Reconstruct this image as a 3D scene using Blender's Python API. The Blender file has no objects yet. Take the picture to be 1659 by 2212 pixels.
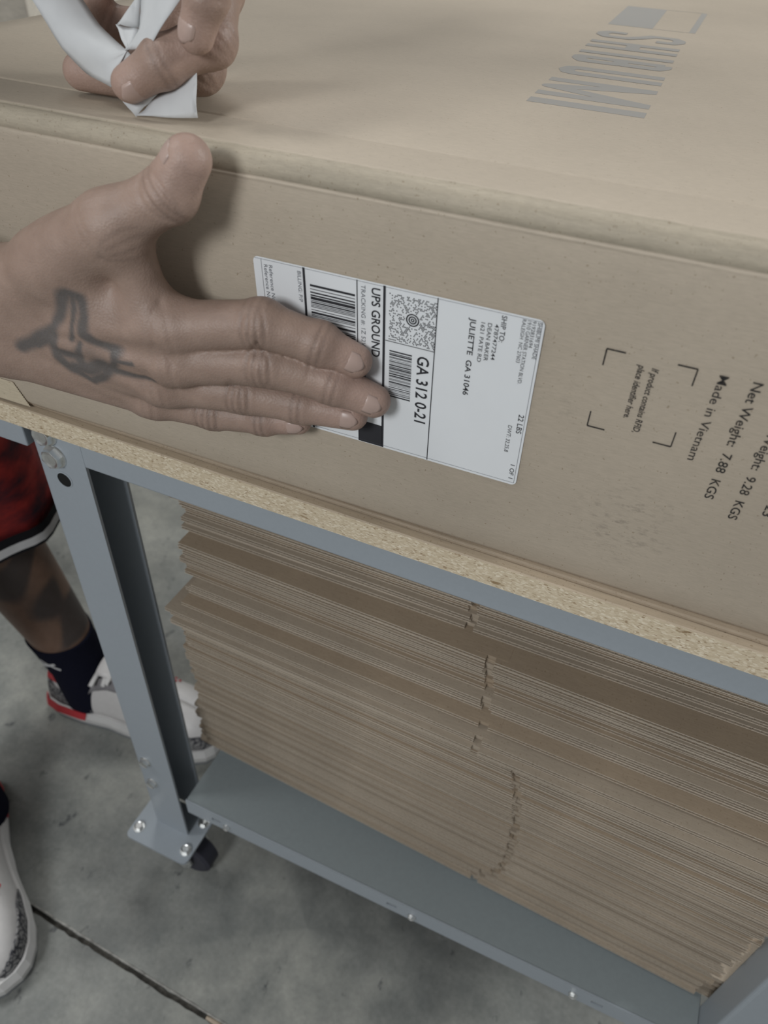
import bpy, bmesh, math, random
import numpy as np
from mathutils import Matrix, Vector

random.seed(7)
rng = np.random.default_rng(7)
SC = bpy.context.scene
COL = SC.collection

# ------------------------------------------------------------------ camera
cam_d = bpy.data.cameras.new('camera')
cam = bpy.data.objects.new('camera', cam_d)
COL.objects.link(cam)
cam_d.sensor_fit = 'VERTICAL'
cam_d.sensor_height = 36.0
cam_d.lens = 1632.46 / 2212 * 36.0
cam_d.clip_start = 0.01
cam_d.dof.use_dof = True
cam_d.dof.focus_distance = 0.47
cam_d.dof.aperture_fstop = 9.0
RIGHT = Vector((0.9131, 0.4057, 0.0407)); DOWN = Vector((0.2958, -0.5905, -0.7509)); FWD = Vector((-0.2806, 0.6977, -0.6592))
cam.matrix_world = Matrix(((RIGHT.x, -DOWN.x, -FWD.x, 0.2070), (RIGHT.y, -DOWN.y, -FWD.y, -0.3261),
                           (RIGHT.z, -DOWN.z, -FWD.z, 1.0587), (0, 0, 0, 1)))
SC.camera = cam

# ------------------------------------------------------------------ world, lamps, exposure
world = bpy.data.worlds.new('world'); SC.world = world
world.use_nodes = True
bg = world.node_tree.nodes['Background']
bg.inputs[0].default_value = (0.97, 0.985, 1.0, 1)
bg.inputs[1].default_value = 0.225


def area(name, loc, target, sx, sy, power, col):
    d = bpy.data.lights.new(name, 'AREA'); d.shape = 'RECTANGLE'; d.size = sx; d.size_y = sy
    d.energy = power; d.color = col
    o = bpy.data.objects.new(name, d); COL.objects.link(o); o.location = loc
    o.rotation_euler = (Vector(target) - Vector(loc)).to_track_quat('-Z', 'Y').to_euler()
    return o


area('dock_light_right', (2.6, 1.4, 2.05), (-0.1, 0.1, 0.9), 0.55, 0.55, 48, (0.97, 0.985, 0.975))
area('front_lamp', (-0.20, -1.55, 1.62), (0.0, 0.0, 0.7), 0.45, 0.45, 14.5, (0.96, 0.985, 1.0))
area('floor_fill', (-0.9, 2.1, 3.8), (-0.6, 0.6, 0.1), 1.2, 0.9, 38, (0.97, 0.985, 0.975))  # added overhead fill, brightens the far floor and the lid
area('carton_fill', (-2.2, -0.7, 3.8), (-0.6, 0.4, 0.5), 1.2, 0.9, 46, (0.97, 0.985, 0.975))  # added overhead fill, brightens the fronts of the far cartons
SC.view_settings.view_transform = 'Standard'
SC.view_settings.look = 'None'
SC.view_settings.gamma = 1.0
SC.view_settings.exposure = 0.0
SC.view_settings.use_curve_mapping = False


# ------------------------------------------------------------------ materials
def new_mat(name, rough=0.6, spec=0.35, metal=0.0):
    m = bpy.data.materials.new(name); m.use_nodes = True
    nt = m.node_tree; b = nt.nodes['Principled BSDF']
    b.inputs['Roughness'].default_value = rough
    b.inputs['Specular IOR Level'].default_value = spec
    b.inputs['Metallic'].default_value = metal
    return m, nt, b


def node(nt, typ, **kw):
    n = nt.nodes.new(typ)
    for k, v in kw.items():
        if k.startswith('i_'):
            n.inputs[int(k[2:])].default_value = v
        else:
            setattr(n, k, v)
    return n


def ramp(nt, fac, stops):
    r = nt.nodes.new('ShaderNodeValToRGB')
    e = r.color_ramp.elements
    while len(e) < len(stops):
        e.new(0.5)
    for i, (p, c) in enumerate(stops):
        e[i].position = p; e[i].color = (*c, 1)
    nt.links.new(fac, r.inputs[0])
    return r.outputs[0]


def coords(nt, scale=(1, 1, 1), kind='Object'):
    tc = nt.nodes.new('ShaderNodeTexCoord'); mp = nt.nodes.new('ShaderNodeMapping')
    mp.inputs['Scale'].default_value = scale
    nt.links.new(tc.outputs[kind], mp.inputs[0])
    return mp.outputs[0]


def noise(nt, vec, scale, detail=3.0, rough=0.55):
    n = nt.nodes.new('ShaderNodeTexNoise'); n.inputs['Scale'].default_value = scale
    n.inputs['Detail'].default_value = detail; n.inputs['Roughness'].default_value = rough
    nt.links.new(vec, n.inputs['Vector'])
    return n.outputs['Fac']


def mixc(nt, fac, a, b, mode='MIX'):
    m = nt.nodes.new('ShaderNodeMix'); m.data_type = 'RGBA'; m.blend_type = mode
    for s, v in ((0, fac), (6, a), (7, b)):
        if hasattr(v, 'is_linked'):
            nt.links.new(v, m.inputs[s])
        elif s == 0:
            m.inputs[0].default_value = v
        else:
            m.inputs[s].default_value = (*v, 1)
    return m.outputs[2]


def bump(nt, b, height, strength=0.2, dist=0.001):
    bp = nt.nodes.new('ShaderNodeBump'); bp.inputs['Strength'].default_value = strength
    bp.inputs['Distance'].default_value = dist
    nt.links.new(height, bp.inputs['Height']); nt.links.new(bp.outputs[0], b.inputs['Normal'])


def sc(c, k):
    return tuple(min(1, x * k) for x in c)


def simple(name, col, rough=0.6, spec=0.35, metal=0.0, var=0.08, scale=60, bmp=0.05):
    m, nt, b = new_mat(name, rough, spec, metal)
    f = noise(nt, coords(nt), scale)
    nt.links.new(ramp(nt, f, [(0.3, sc(col, 1 - var)), (0.7, sc(col, 1 + var))]), b.inputs['Base Color'])
    if bmp:
        bump(nt, b, f, bmp)
    return m


def kraft(name, col, rough=0.62, fib=(40, 400, 400), spec=0.3, cloud=0.1):
    m, nt, b = new_mat(name, rough, spec)
    v = coords(nt)
    big = noise(nt, v, 7, 4)
    fine = noise(nt, coords(nt, fib), 3.0, 4, 0.7)
    speck = noise(nt, v, 700, 1)
    c1 = ramp(nt, big, [(0.3, sc(col, 1 - cloud)), (0.7, sc(col, 1 + cloud))])
    c2 = ramp(nt, fine, [(0.35, (0.90, 0.90, 0.90)), (0.65, (1.05, 1.05, 1.05))])
    c3 = ramp(nt, speck, [(0.24, (0.72, 0.68, 0.62)), (0.34, (1, 1, 1))])
    nt.links.new(mixc(nt, 1.0, mixc(nt, 1.0, c1, c2, 'MULTIPLY'), c3, 'MULTIPLY'), b.inputs['Base Color'])
    bump(nt, b, fine, 0.08, 0.0006)
    return m


KR = (0.470, 0.402, 0.320)
M = {}
M['box'] = kraft('box_kraft', KR)
M['carton'] = kraft('carton_kraft', (0.42, 0.352, 0.275), fib=(30, 300, 300))
M['carton_dark'] = kraft('carton_kraft_brown', (0.385, 0.305, 0.222), fib=(30, 300, 300))
M['cut_edge'] = kraft('cut_board_edge', (0.60, 0.52, 0.425), rough=0.85, fib=(300, 300, 300), cloud=0.16)
M['flute'] = kraft('flute_paper', (0.36, 0.298, 0.23), rough=0.8, fib=(300, 300, 300))
M['tape'] = kraft('paper_tape', (0.62, 0.535, 0.40), rough=0.45)
M['far_box'] = kraft('pale_carton', (0.80, 0.745, 0.65), fib=(20, 60, 60))
M['label'] = simple('label_paper', (0.80, 0.82, 0.84), 0.4, 0.4, var=0.01, bmp=0.0)
M['ink'] = simple('label_ink', (0.035, 0.035, 0.04), 0.6, 0.2, var=0.1, bmp=0.0)
M['ink_soft'] = simple('thin_label_ink', (0.14, 0.145, 0.165), 0.6, 0.2, var=0.1, bmp=0.0)


def worn_ink(name, col, base, lo, hi, scale):
    m, nt, b = new_mat(name, 0.65, 0.2)
    f = noise(nt, coords(nt), scale, 3, 0.7)
    nt.links.new(ramp(nt, f, [(lo, base), (hi, col)]), b.inputs['Base Color'])
    return m


M['stamp'] = worn_ink('stamp_ink', (0.035, 0.033, 0.032), (0.12, 0.095, 0.07), 0.30, 0.45, 500)
M['print'] = worn_ink('pale_print', (0.335, 0.320, 0.298), (0.36, 0.33, 0.285), 0.30, 0.42, 300)
M['steel'] = simple('grey_powder_coat', (0.335, 0.372, 0.408), 0.42, 0.45, var=0.02, scale=300, bmp=0.03)
M['shelf'] = simple('shaded_powder_coat', (0.255, 0.29, 0.30), 0.5, 0.4, var=0.03, scale=200, bmp=0.03)  # same coat as the steel, darkened for the shade under the bench
M['zinc'] = simple('zinc_plate', (0.80, 0.81, 0.80), 0.3, 0.5, 0.95, var=0.08, scale=200, bmp=0.05)
M['hole'] = simple('hole_shade', (0.02, 0.02, 0.02), 0.9, 0.1, bmp=0)  # flat black standing in for the shade inside holes and slots
M['rubber'] = simple('caster_rubber', (0.035, 0.035, 0.05), 0.5, 0.4)
M['edge'] = kraft('worn_box_edge', (0.43, 0.375, 0.292), fib=(60, 300, 300))
M['bench_skin'] = kraft('smooth_bench_facing', (0.47, 0.385, 0.285), fib=(20, 200, 200))
M['shadow_kraft'] = kraft('shaded_box_fold', (0.36, 0.29, 0.215))  # fold kraft with the shadow under the box put into its colour

# particle board
m, nt, b = new_mat('particle_board', 0.75, 0.2)
v = coords(nt, (0.55, 1, 1.5))
vo = nt.nodes.new('ShaderNodeTexVoronoi'); vo.inputs['Scale'].default_value = 900; nt.links.new(v, vo.inputs['Vector'])
bw = nt.nodes.new('ShaderNodeRGBToBW'); nt.links.new(vo.outputs['Color'], bw.inputs[0])
c1 = ramp(nt, bw.outputs[0], [(0.10, (0.38, 0.28, 0.18)), (0.22, (0.58, 0.48, 0.34)), (0.62, (0.65, 0.55, 0.40)), (0.9, (0.80, 0.71, 0.56))])
f2 = noise(nt, v, 130, 3)
c2 = ramp(nt, f2, [(0.25, (0.50, 0.42, 0.33)), (0.32, (1, 1, 1))])
nt.links.new(mixc(nt, 1.0, c1, c2, 'MULTIPLY'), b.inputs['Base Color'])
bump(nt, b, bw.outputs[0], 0.45, 0.0006)
M['board'] = m

# concrete
m, nt, b = new_mat('concrete', 0.5, 0.4)
v = coords(nt)
n1 = noise(nt, v, 3.2, 6, 0.6); n2 = noise(nt, v, 14, 6, 0.65); n3 = noise(nt, coords(nt, (1.6, 1, 1)), 26, 4, 0.6)
n4 = noise(nt, v, 160, 3, 0.6)
c = ramp(nt, n1, [(0.32, (0.145, 0.148, 0.143)), (0.48, (0.235, 0.242, 0.233)), (0.66, (0.345, 0.348, 0.325))])
c = mixc(nt, 1.0, c, ramp(nt, n2, [(0.3, (0.66, 0.68, 0.68)), (0.7, (1.22, 1.20, 1.16))]), 'MULTIPLY')
c = mixc(nt, 1.0, c, ramp(nt, n3, [(0.29, (0.42, 0.43, 0.46)), (0.37, (1, 1, 1))]), 'MULTIPLY')
c = mixc(nt, 1.0, c, ramp(nt, n4, [(0.3, (0.9, 0.9, 0.9)), (0.7, (1.08, 1.08, 1.08))]), 'MULTIPLY')
nt.links.new(c, b.inputs['Base Color'])
bump(nt, b, n2, 0.15, 0.003)
M['concrete'] = m
M['joint'] = simple('joint_filler', (0.10, 0.095, 0.085), 0.9, 0.1, var=0.5, scale=120)
M['joint_edge'] = simple('joint_lip_highlight', (0.30, 0.295, 0.275), 0.9, 0.1, var=0.4, scale=90)  # pale tone carries the edge highlight of the joint
M['caulk'] = simple('joint_caulk', (0.42, 0.345, 0.27), 0.8, 0.2, var=0.2)

# skin: pigment and darkened creases come from a colour attribute, pores from noise
m, nt, b = new_mat('skin', 0.5, 0.4)
at = nt.nodes.new('ShaderNodeAttribute'); at.attribute_name = 'Col'
v = coords(nt)
mott = noise(nt, v, 90, 4, 0.6)
c = mixc(nt, 1.0, at.outputs['Color'], ramp(nt, mott, [(0.3, (0.90, 0.88, 0.87)), (0.7, (1.07, 1.06, 1.06))]), 'MULTIPLY')
nt.links.new(c, b.inputs['Base Color'])
b.inputs['Subsurface Weight'].default_value = 0.08
b.inputs['Subsurface Radius'].default_value = (0.004, 0.002, 0.001)
b.inputs['Subsurface Scale'].default_value = 1.0
vo = nt.nodes.new('ShaderNodeTexVoronoi'); vo.inputs['Scale'].default_value = 800; nt.links.new(v, vo.inputs['Vector'])
ad = nt.nodes.new('ShaderNodeMath'); ad.operation = 'ADD'
nt.links.new(vo.outputs['Distance'], ad.inputs[0]); nt.links.new(noise(nt, v, 260, 3), ad.inputs[1])
bump(nt, b, ad.outputs[0], 0.22, 0.0006)
M['skin'] = m
M['nail'] = simple('nail', (0.45, 0.33, 0.285), 0.35, 0.5, var=0.04, scale=200, bmp=0)
M['shirt'] = simple('olive_cotton', (0.13, 0.14, 0.12), 0.9, 0.1, var=0.15, scale=500, bmp=0.3)
m, nt, b = new_mat('tie_dye_red', 0.7, 0.25)
f = noise(nt, coords(nt, (6, 6, 16)), 1.6, 5, 0.65)
nt.links.new(ramp(nt, f, [(0.36, (0.02, 0.012, 0.020)), (0.46, (0.11, 0.014, 0.017)), (0.57, (0.24, 0.022, 0.020)), (0.72, (0.34, 0.05, 0.038))]), b.inputs['Base Color'])
M['shorts'] = m
M['black_cloth'] = simple('black_trim', (0.012, 0.012, 0.015), 0.8, 0.15)
M['white_cloth'] = simple('white_trim', (0.62, 0.62, 0.63), 0.8, 0.15, var=0.03)
M['sock'] = simple('navy_sock', (0.010, 0.011, 0.022), 0.95, 0.08, var=0.3, scale=900, bmp=0.4)
M['leather'] = simple('white_leather', (0.72, 0.70, 0.69), 0.45, 0.4, var=0.03, scale=120, bmp=0.06)
M['rubber_white'] = simple('white_sole', (0.68, 0.67, 0.66), 0.5, 0.35, var=0.04)
M['red'] = simple('red_trim', (0.50, 0.045, 0.055), 0.5, 0.3, var=0.06)
M['grey_lining'] = simple('grey_lining', (0.26, 0.25, 0.26), 0.9, 0.1, var=0.1)
M['outsole'] = simple('grey_outsole', (0.24, 0.25, 0.26), 0.8, 0.2)
m, nt, b = new_mat('cracked_grey_leather', 0.55, 0.3)
vo = nt.nodes.new('ShaderNodeTexVoronoi'); vo.feature = 'DISTANCE_TO_EDGE'; vo.inputs['Scale'].default_value = 130
mp = coords(nt); wv = nt.nodes.new('ShaderNodeTexNoise'); wv.inputs['Scale'].default_value = 60; nt.links.new(mp, wv.inputs['Vector'])
ml = nt.nodes.new('ShaderNodeMix'); ml.data_type = 'VECTOR'; ml.inputs[0].default_value = 0.02
nt.links.new(mp, ml.inputs[4]); nt.links.new(wv.outputs['Color'], ml.inputs[5]); nt.links.new(ml.outputs[1], vo.inputs['Vector'])
nt.links.new(ramp(nt, vo.outputs['Distance'], [(0.05, (0.045, 0.045, 0.055)), (0.16, (0.27, 0.265, 0.265))]), b.inputs['Base Color'])
M['elephant'] = m
m, nt, b = new_mat('glassine_paper', 0.5, 0.3)
f = noise(nt, coords(nt), 40, 3)
nt.links.new(ramp(nt, f, [(0.3, (0.56, 0.57, 0.58)), (0.7, (0.64, 0.65, 0.655))]), b.inputs['Base Color'])
b.inputs['Transmission Weight'].default_value = 0.0
M['paper'] = m


# ------------------------------------------------------------------ object helpers
def obj(name, me, mat=None, parent=None, kind=None, label=None, loc=None):
    """links one mesh; world-coordinate meshes under an Empty get the opposite offset"""
    o = bpy.data.objects.new(name, me); COL.objects.link(o)
    if mat is not None and not me.materials:
        me.materials.append(mat)
    w = Vector((0, 0, 0)) if loc is None else Vector(loc)
    if parent is not None:
        o.parent = parent
        p = parent
        while p is not None:
            w = w - Vector(p.location); p = p.parent
    o.location = w
    if kind: o['kind'] = kind
    if label: o['label'] = label
    return o


def tag(o, label, cat, group=None):
    o['label'] = label; o['category'] = cat
    if group: o['group'] = group
    return o


def thing(name, label, cat, loc=(0, 0, 0), group=None):
    o = bpy.data.objects.new(name, None); COL.objects.link(o); o.location = loc
    o.empty_display_size = 0.05
    return tag(o, label, cat, group)


def mesh(name, verts, faces, smooth=False):
    me = bpy.data.meshes.new(name); me.from_pydata([tuple(v) for v in verts], [], [tuple(f) for f in faces]); me.update()
    if smooth:
        me.polygons.foreach_set('use_smooth', [True] * len(me.polygons))
    return me


def bm_mesh(name, bm, smooth=False, recalc=True):
    if recalc:
        bmesh.ops.recalc_face_normals(bm, faces=bm.faces)
    me = bpy.data.meshes.new(name); bm.to_mesh(me); bm.free()
    if smooth:
        me.polygons.foreach_set('use_smooth', [True] * len(me.polygons))
    return me


def add_box(bm, x0, x1, y0, y1, z0, z1, bev=0.0, seg=2):
    r = bmesh.ops.create_cube(bm, size=1.0)
    vs = r['verts']
    for q in vs:
        q.co = Vector((x0 + (q.co.x + .5) * (x1 - x0), y0 + (q.co.y + .5) * (y1 - y0), z0 + (q.co.z + .5) * (z1 - z0)))
    if bev:
        es = list({e for q in vs for e in q.link_edges})
        bmesh.ops.bevel(bm, geom=es, offset=bev, segments=seg, affect='EDGES', profile=0.5)


def box_me(name, x0, x1, y0, y1, z0, z1, bev=0.0, seg=2):
    bm = bmesh.new(); add_box(bm, x0, x1, y0, y1, z0, z1, bev, seg)
    return bm_mesh(name, bm)


def add_cyl(bm, a, b, r0, r1=None, n=20, cap=True):
    a = Vector(a); b = Vector(b); r1 = r0 if r1 is None else r1
    q = (b - a).to_track_quat('Z', 'Y')
    A = [bm.verts.new(a + q @ Vector((r0 * math.cos(t), r0 * math.sin(t), 0))) for t in np.linspace(0, 2 * math.pi, n, False)]
    B = [bm.verts.new(b + q @ Vector((r1 * math.cos(t), r1 * math.sin(t), 0))) for t in np.linspace(0, 2 * math.pi, n, False)]
    for i in range(n):
        bm.faces.new((A[i], A[(i + 1) % n], B[(i + 1) % n], B[i]))
    if cap:
        bm.faces.new(A[::-1]); bm.faces.new(B)


def extrude_poly(pts, axis, a, b):
    """2-D polygon extruded along axis ('x': (y,z), 'y': (x,z), 'z': (x,y))"""
    def P(p, t):
        return {'x': (t, p[0], p[1]), 'y': (p[0], t, p[1]), 'z': (p[0], p[1], t)}[axis]
    n = len(pts)
    v = [P(p, a) for p in pts] + [P(p, b) for p in pts]
    f = [tuple(range(n))[::-1], tuple(range(n, 2 * n))] + [(i, (i + 1) % n, n + (i + 1) % n, n + i) for i in range(n)]
    return v, f


def loft(name, rings, smooth=True, cap0=False, cap1=False, closed=True):
    n = len(rings[0]); v = [p for r in rings for p in r]; f = []
    for i in range(len(rings) - 1):
        for j in range(n if closed else n - 1):
            k = (j + 1) % n
            f.append((i * n + j, i * n + k, (i + 1) * n + k, (i + 1) * n + j))
    if cap0: f.append(tuple(range(n))[::-1])
    if cap1: f.append(tuple(range((len(rings) - 1) * n, len(rings) * n)))
    return mesh(name, v, f, smooth)


# ------------------------------------------------------------------ floor (setting)
JY = -0.1345
prof = []
bm = bmesh.new()


def joint_y(x):
    return JY + (x + 0.18) * -0.031


xs = [-6] + list(np.arange(-0.6, 0.9, 0.01)) + [6]
rows = []
for x in xs:
    j = joint_y(max(-0.6, min(0.9, x)))
    e1 = 0.0008 * rng.normal(); e2 = 0.0008 * rng.normal()
    rows.append([bm.verts.new((x, y, z)) for y, z in ((-6, 0), (j - .0034 + e1, 0), (j - .0026 + e1, -.006), (j + .0022 + e2, -.006), (j + .0030 + e2, .0001), (6, 0))])
for i in range(len(rows) - 1):
    for k in range(5):
        bm.faces.new((rows[i][k], rows[i + 1][k], rows[i + 1][k + 1], rows[i][k + 1]))
me = bm_mesh('floor', bm)
me.materials.append(M['concrete']); me.materials.append(M['joint'])
for p in me.polygons:
    if abs(p.normal.z) < 0.9 or p.center.z < -0.005:
        p.material_index = 1
floor = obj('floor', me, kind='structure')
# broken lip along the far side of the joint, paled to paint its highlight
v = []; f = []
for i, x in enumerate(np.linspace(-.36, .5, 140)):
    j = joint_y(x) + .0030; w = .0016 + .0010 * rng.random()
    v += [(x, j - .0004, -.001), (x, j, .0009 + .0006 * rng.random()), (x, j + w, .0004), (x, j + w + .001, -.0006)]
    if i:
        a = 4 * (i - 1); f += [(a + k, a + 4 + k, a + 5 + k, a + 1 + k) for k in range(3)]
obj('joint_lip_highlight', mesh('joint_lip_highlight', v, f, True), M['joint_edge'], floor)
# caulk left in the joint, next to the highlight strip on its far side
v = []; f = []
for i, x in enumerate(np.linspace(-0.062, 0.14, 22)):
    j = joint_y(x); w = 0.0036 + 0.0006 * rng.normal()
    v += [(x, j - w, -.004), (x, j - w * .5, .0006 + .0006 * rng.random()), (x, j + w * .5, .0006 + .0006 * rng.random()), (x, j + w, -.004)]
    if i:
        a = 4 * (i - 1)
        f += [(a + k, a + 4 + k, a + 5 + k, a + 1 + k) for k in range(3)]
obj('joint_caulk', mesh('joint_caulk', v, f, True), M['caulk'], floor)

# far walls of the hall
obj('wall_back', box_me('wall_back', -6, 6, 6, 6.15, 0, 5), simple('painted_block_wall', (0.55, 0.56, 0.55), 0.9, 0.1), kind='structure')
obj('wall_left', box_me('wall_left', -6.15, -6, -6, 6.15, 0, 5), simple('painted_side_wall', (0.55, 0.56, 0.55), 0.9, 0.1), kind='structure')

# ------------------------------------------------------------------ workbench
WB = thing('workbench', 'grey steel packing bench with particle board top and caster feet', 'workbench', (0.13, 0.38, 0.0))
ZT, ZB, ZBEAM = 0.7396, 0.7206, 0.6920
YF = 0.0055           # plane of the steel front faces
XL0, XL1, XR0, XR1 = -0.2240, -0.1748, 0.4330, 0.4822
YR = 0.715            # front face of the rear legs
SZ = 0.1916

me = box_me('tabletop', -0.278, 0.536, -0.0025, 0.762, ZB, ZT, 0.0008, 1)
me.materials.append(M['board']); me.materials.append(M['bench_skin'])
for p in me.polygons:
    p.material_index = 1 if p.normal.z > .5 else 0
obj('tabletop', me, None, WB, label='speckled particle board top')


def plate_with_hole(bm, x0, x1, z0, z1, y, cx, cz, r, depth, n=24):
    """front plate cell with a round hole and its inner wall"""
    ring = []; sq = []
    w, h = (x1 - x0), (z1 - z0)
    for i in range(n):
        t = 2 * math.pi * i / n
        d = Vector((math.cos(t), math.sin(t)))
        ring.append((cx + r * d.x, cz + r * d.y))
        k = min(((x1 - cx) / d.x) if d.x > 1e-9 else (((x0 - cx) / d.x) if d.x < -1e-9 else 9),
                ((z1 - cz) / d.y) if d.y > 1e-9 else (((z0 - cz) / d.y) if d.y < -1e-9 else 9))
        sq.append((cx + k * d.x, cz + k * d.y))
    R0 = [bm.verts.new((a, y, c)) for a, c in ring]; R1 = [bm.verts.new((a, y + depth, c)) for a, c in ring]
    S = [bm.verts.new((a, y, c)) for a, c in sq]
    corners = [(x1, z1), (x0, z1), (x0, z0), (x1, z0)]
    for i in range(n):
        j = (i + 1) % n
        bm.faces.new((R0[i], R0[j], S[j], S[i])); bm.faces.new((R0[i], R1[i], R1[j], R0[j]))
    for ccx, ccz in corners:
        best = min(range(n), key=lambda i: 0 if (abs(sq[i][0] - ccx) < 1e-6 or abs(sq[(i + 1) % n][0] - ccx) < 1e-6) and (abs(sq[i][1] - ccz) < 1e-6 or abs(sq[(i + 1) % n][1] - ccz) < 1e-6) and not (abs(sq[i][0] - sq[(i + 1) % n][0]) < 1e-6 or abs(sq[i][1] - sq[(i + 1) % n][1]) < 1e-6) else 1)
        S_i, S_j = S[best], S[(best + 1) % n]
        if abs(sq[best][0] - sq[(best + 1) % n][0]) > 1e-6 and abs(sq[best][1] - sq[(best + 1) % n][1]) > 1e-6:
            bm.faces.new((S_i, S_j, bm.verts.new((ccx, y, ccz))))


def leg_mesh(x0, x1, y0, y1, z0, z1, holes=()):
    """channel-section upright, open towards +x: web on the left, front and rear flanges"""
    t = 0.0026; rb = 0.0035
    def arc(cx, cy, r, a0, a1, n=5):
        return [(cx + r * math.cos(math.radians(a0 + (a1 - a0) * k / (n - 1))), cy + r * math.sin(math.radians(a0 + (a1 - a0) * k / (n - 1)))) for k in range(n)]
    pts = [(x1, y0 + t), (x1, y0)][::-1] and ([(x1, y0)] + [(x1, y0 + t)] + arc(x0 + rb + t * .3, y0 + rb + t * .3, rb - t * .7, 270, 180)[:0] + [(x0 + t, y0 + t), (x0 + t, y1 - t), (x1, y1 - t), (x1, y1)] + arc(x0 + rb, y1 - rb, rb, 90, 180) + arc(x0 + rb, y0 + rb, rb, 180, 270))
    v, f = extrude_poly(pts, 'z', z0, z1)
    return v, f


for (a, c, y0, y1) in ((XL0, XL1, YF, YF + .0397), (XR0, XR1, YF, YF + .0397), (XL0, XL1, YR - .04, YR), (XR0, XR1, YR - .04, YR)):
    v, f = leg_mesh(a, c, y0, y1, 0.0915, ZB - .0005)
    obj('leg', mesh('leg', v, f), M['steel'], WB)
# beams
obj('front_beam', box_me('front_beam', XL1 - .002, XR0 + .002, YF + .0002, YF + .035, ZBEAM, ZB - .0003, .0015), M['steel'], WB)
obj('rear_beam', box_me('rear_beam', XL1 - .002, XR0 + .002, YR - .035, YR - .0002, ZBEAM, ZB - .0003, .0015), M['steel'], WB)
obj('side_beam', box_me('side_beam', XL0 + .004, XL0 + .03, YF + .038, YR - .038, ZBEAM, ZB - .0003, .0015), M['steel'], WB)
obj('side_beam', box_me('side_beam', XR1 - .03, XR1 - .004, YF + .038, YR - .038, ZBEAM, ZB - .0003, .0015), M['steel'], WB)
obj('beam_stub', box_me('beam_stub', -0.276, -0.2313, YF + .0002, YF + .03, 0.6935, ZB - .0003, .0012), M['steel'], WB)
# weld smear at the beam joint
# shelf with folded lips
SX0, SX1, SY1 = -0.1625, 0.4325, 0.70
bm = bmesh.new()
add_box(bm, SX0, SX1, YF + .0008, SY1, SZ - .0022, SZ, 0.0007, 1)
obj('shelf', bm_mesh('shelf', bm), M['shelf'], WB, label='grey sheet steel lower shelf')
LZ0, LZ1 = 0.1638, SZ + .0006
# lip: slots are real openings between cells
slots = [(-0.1205, .006, .0030), (0.1085, .006, .0030), (0.3380, .006, .0030)]
cells = []; x = SX0
vv = []; ff = []


def quad_box(x0, x1, z0, z1, y0=YF - .0004, y1=YF + .0016):
    n = len(vv)
    vv.extend([(x0, y0, z0), (x1, y0, z0), (x1, y0, z1), (x0, y0, z1), (x0, y1, z0), (x1, y1, z0), (x1, y1, z1), (x0, y1, z1)])
    ff.extend([tuple(n + k for k in q) for q in ((0, 1, 2, 3), (5, 4, 7, 6), (1, 5, 6, 2), (4, 0, 3, 7), (3, 2, 6, 7), (4, 5, 1, 0))])


for sx, hw, hh in slots:
    zc = (LZ0 + LZ1) / 2 - .001
    quad_box(x, sx - hw, LZ0, LZ1)
    quad_box(sx - hw, sx + hw, LZ0, zc - hh); quad_box(sx - hw, sx + hw, zc + hh, LZ1)
    x = sx + hw
quad_box(x, SX1, LZ0, LZ1)
obj('shelf_lip', mesh('shelf_lip', vv, ff), M['steel'], WB, label='pale folded front lip of the shelf')
obj('slot_shade_backing', box_me('slot_shade_backing', SX0 + .01, SX1 - .01, YF + .012, YF + .016, LZ0 + .002, SZ - .0026), M['hole'], WB)  # black sheet added behind the lip slots to paint their inner shade


def bolt_mesh(r=0.0086, h=0.0062, washer=True):
    """hex head bolt pointing to -y with a dished face, its base at the origin"""
    bm = bmesh.new()
    if washer:
        add_cyl(bm, (0, 0, 0), (0, -.0012, 0), r * 1.22, r * 1.18, 24)
    n = 6
    A = [bm.verts.new((r * math.cos(t), -.0012, r * math.sin(t))) for t in np.linspace(0.3, 0.3 + 2 * math.pi, n, False)]
    B = [bm.verts.new((r * math.cos(t), -h, r * math.sin(t))) for t in np.linspace(0.3, 0.3 + 2 * math.pi, n, False)]
    for i in range(n):
        bm.faces.new((A[i], B[i], B[(i + 1) % n], A[(i + 1) % n]))
    nn = 24
    R = [bm.verts.new((r * .84 * math.cos(t), -h - .0004, r * .84 * math.sin(t))) for t in np.linspace(0.3, .3 + 2 * math.pi, nn, False)]
    Q = [bm.verts.new((r * .62 * math.cos(t), -h + .0004, r * .62 * math.sin(t))) for t in np.linspace(0.3, .3 + 2 * math.pi, nn, False)]
    for i in range(n):
        for k in range(4):
            a = R[i * 4 + k]; c = R[(i * 4 + k + 1) % nn]
            bm.faces.new((B[i], a, c)) if k < 2 else bm.faces.new((B[(i + 1) % n], a, c))
        bm.faces.new((B[i], R[i * 4 + 2], B[(i + 1) % n]))
    for i in range(nn):
        bm.faces.new((R[i], Q[i], Q[(i + 1) % nn], R[(i + 1) % nn]))
    bm.faces.new(Q)
    return bm_mesh('bolt', bm)


BOLT = bolt_mesh(); BOLT.materials.append(M['zinc'])
BOLT_S = bolt_mesh(.0062, .0048); BOLT_S.materials.append(M['zinc'])
SCREW = bolt_mesh(.0040, .0032, True); SCREW.materials.append(M['zinc'])
for (x, z, me) in ((-0.2034, 0.6942, BOLT), (-0.2064, 0.7150, BOLT), (-0.2094, 0.2449, BOLT_S), (-0.2087, 0.1981, BOLT_S)):
    obj('bolt', me, None, WB, loc=(x, YF - .0002, z))
for x in (-0.1060, 0.1330, 0.3140):
    obj('bolt', SCREW, None, WB, loc=(x, YF - .0006, 0.1745))
bm = bmesh.new()
add_cyl(bm, (-0.2011, YF - .0002, 0.6715), (-0.2011, YF + .006, 0.6715), .0068, .0068, 24)  # solid disc, coloured black to give the shade of an open hole
hole_disc = obj('hole_disc', bm_mesh('hole_disc', bm), M['hole'], WB, label='black disc standing for the shaded inside of a bolt hole')
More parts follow.
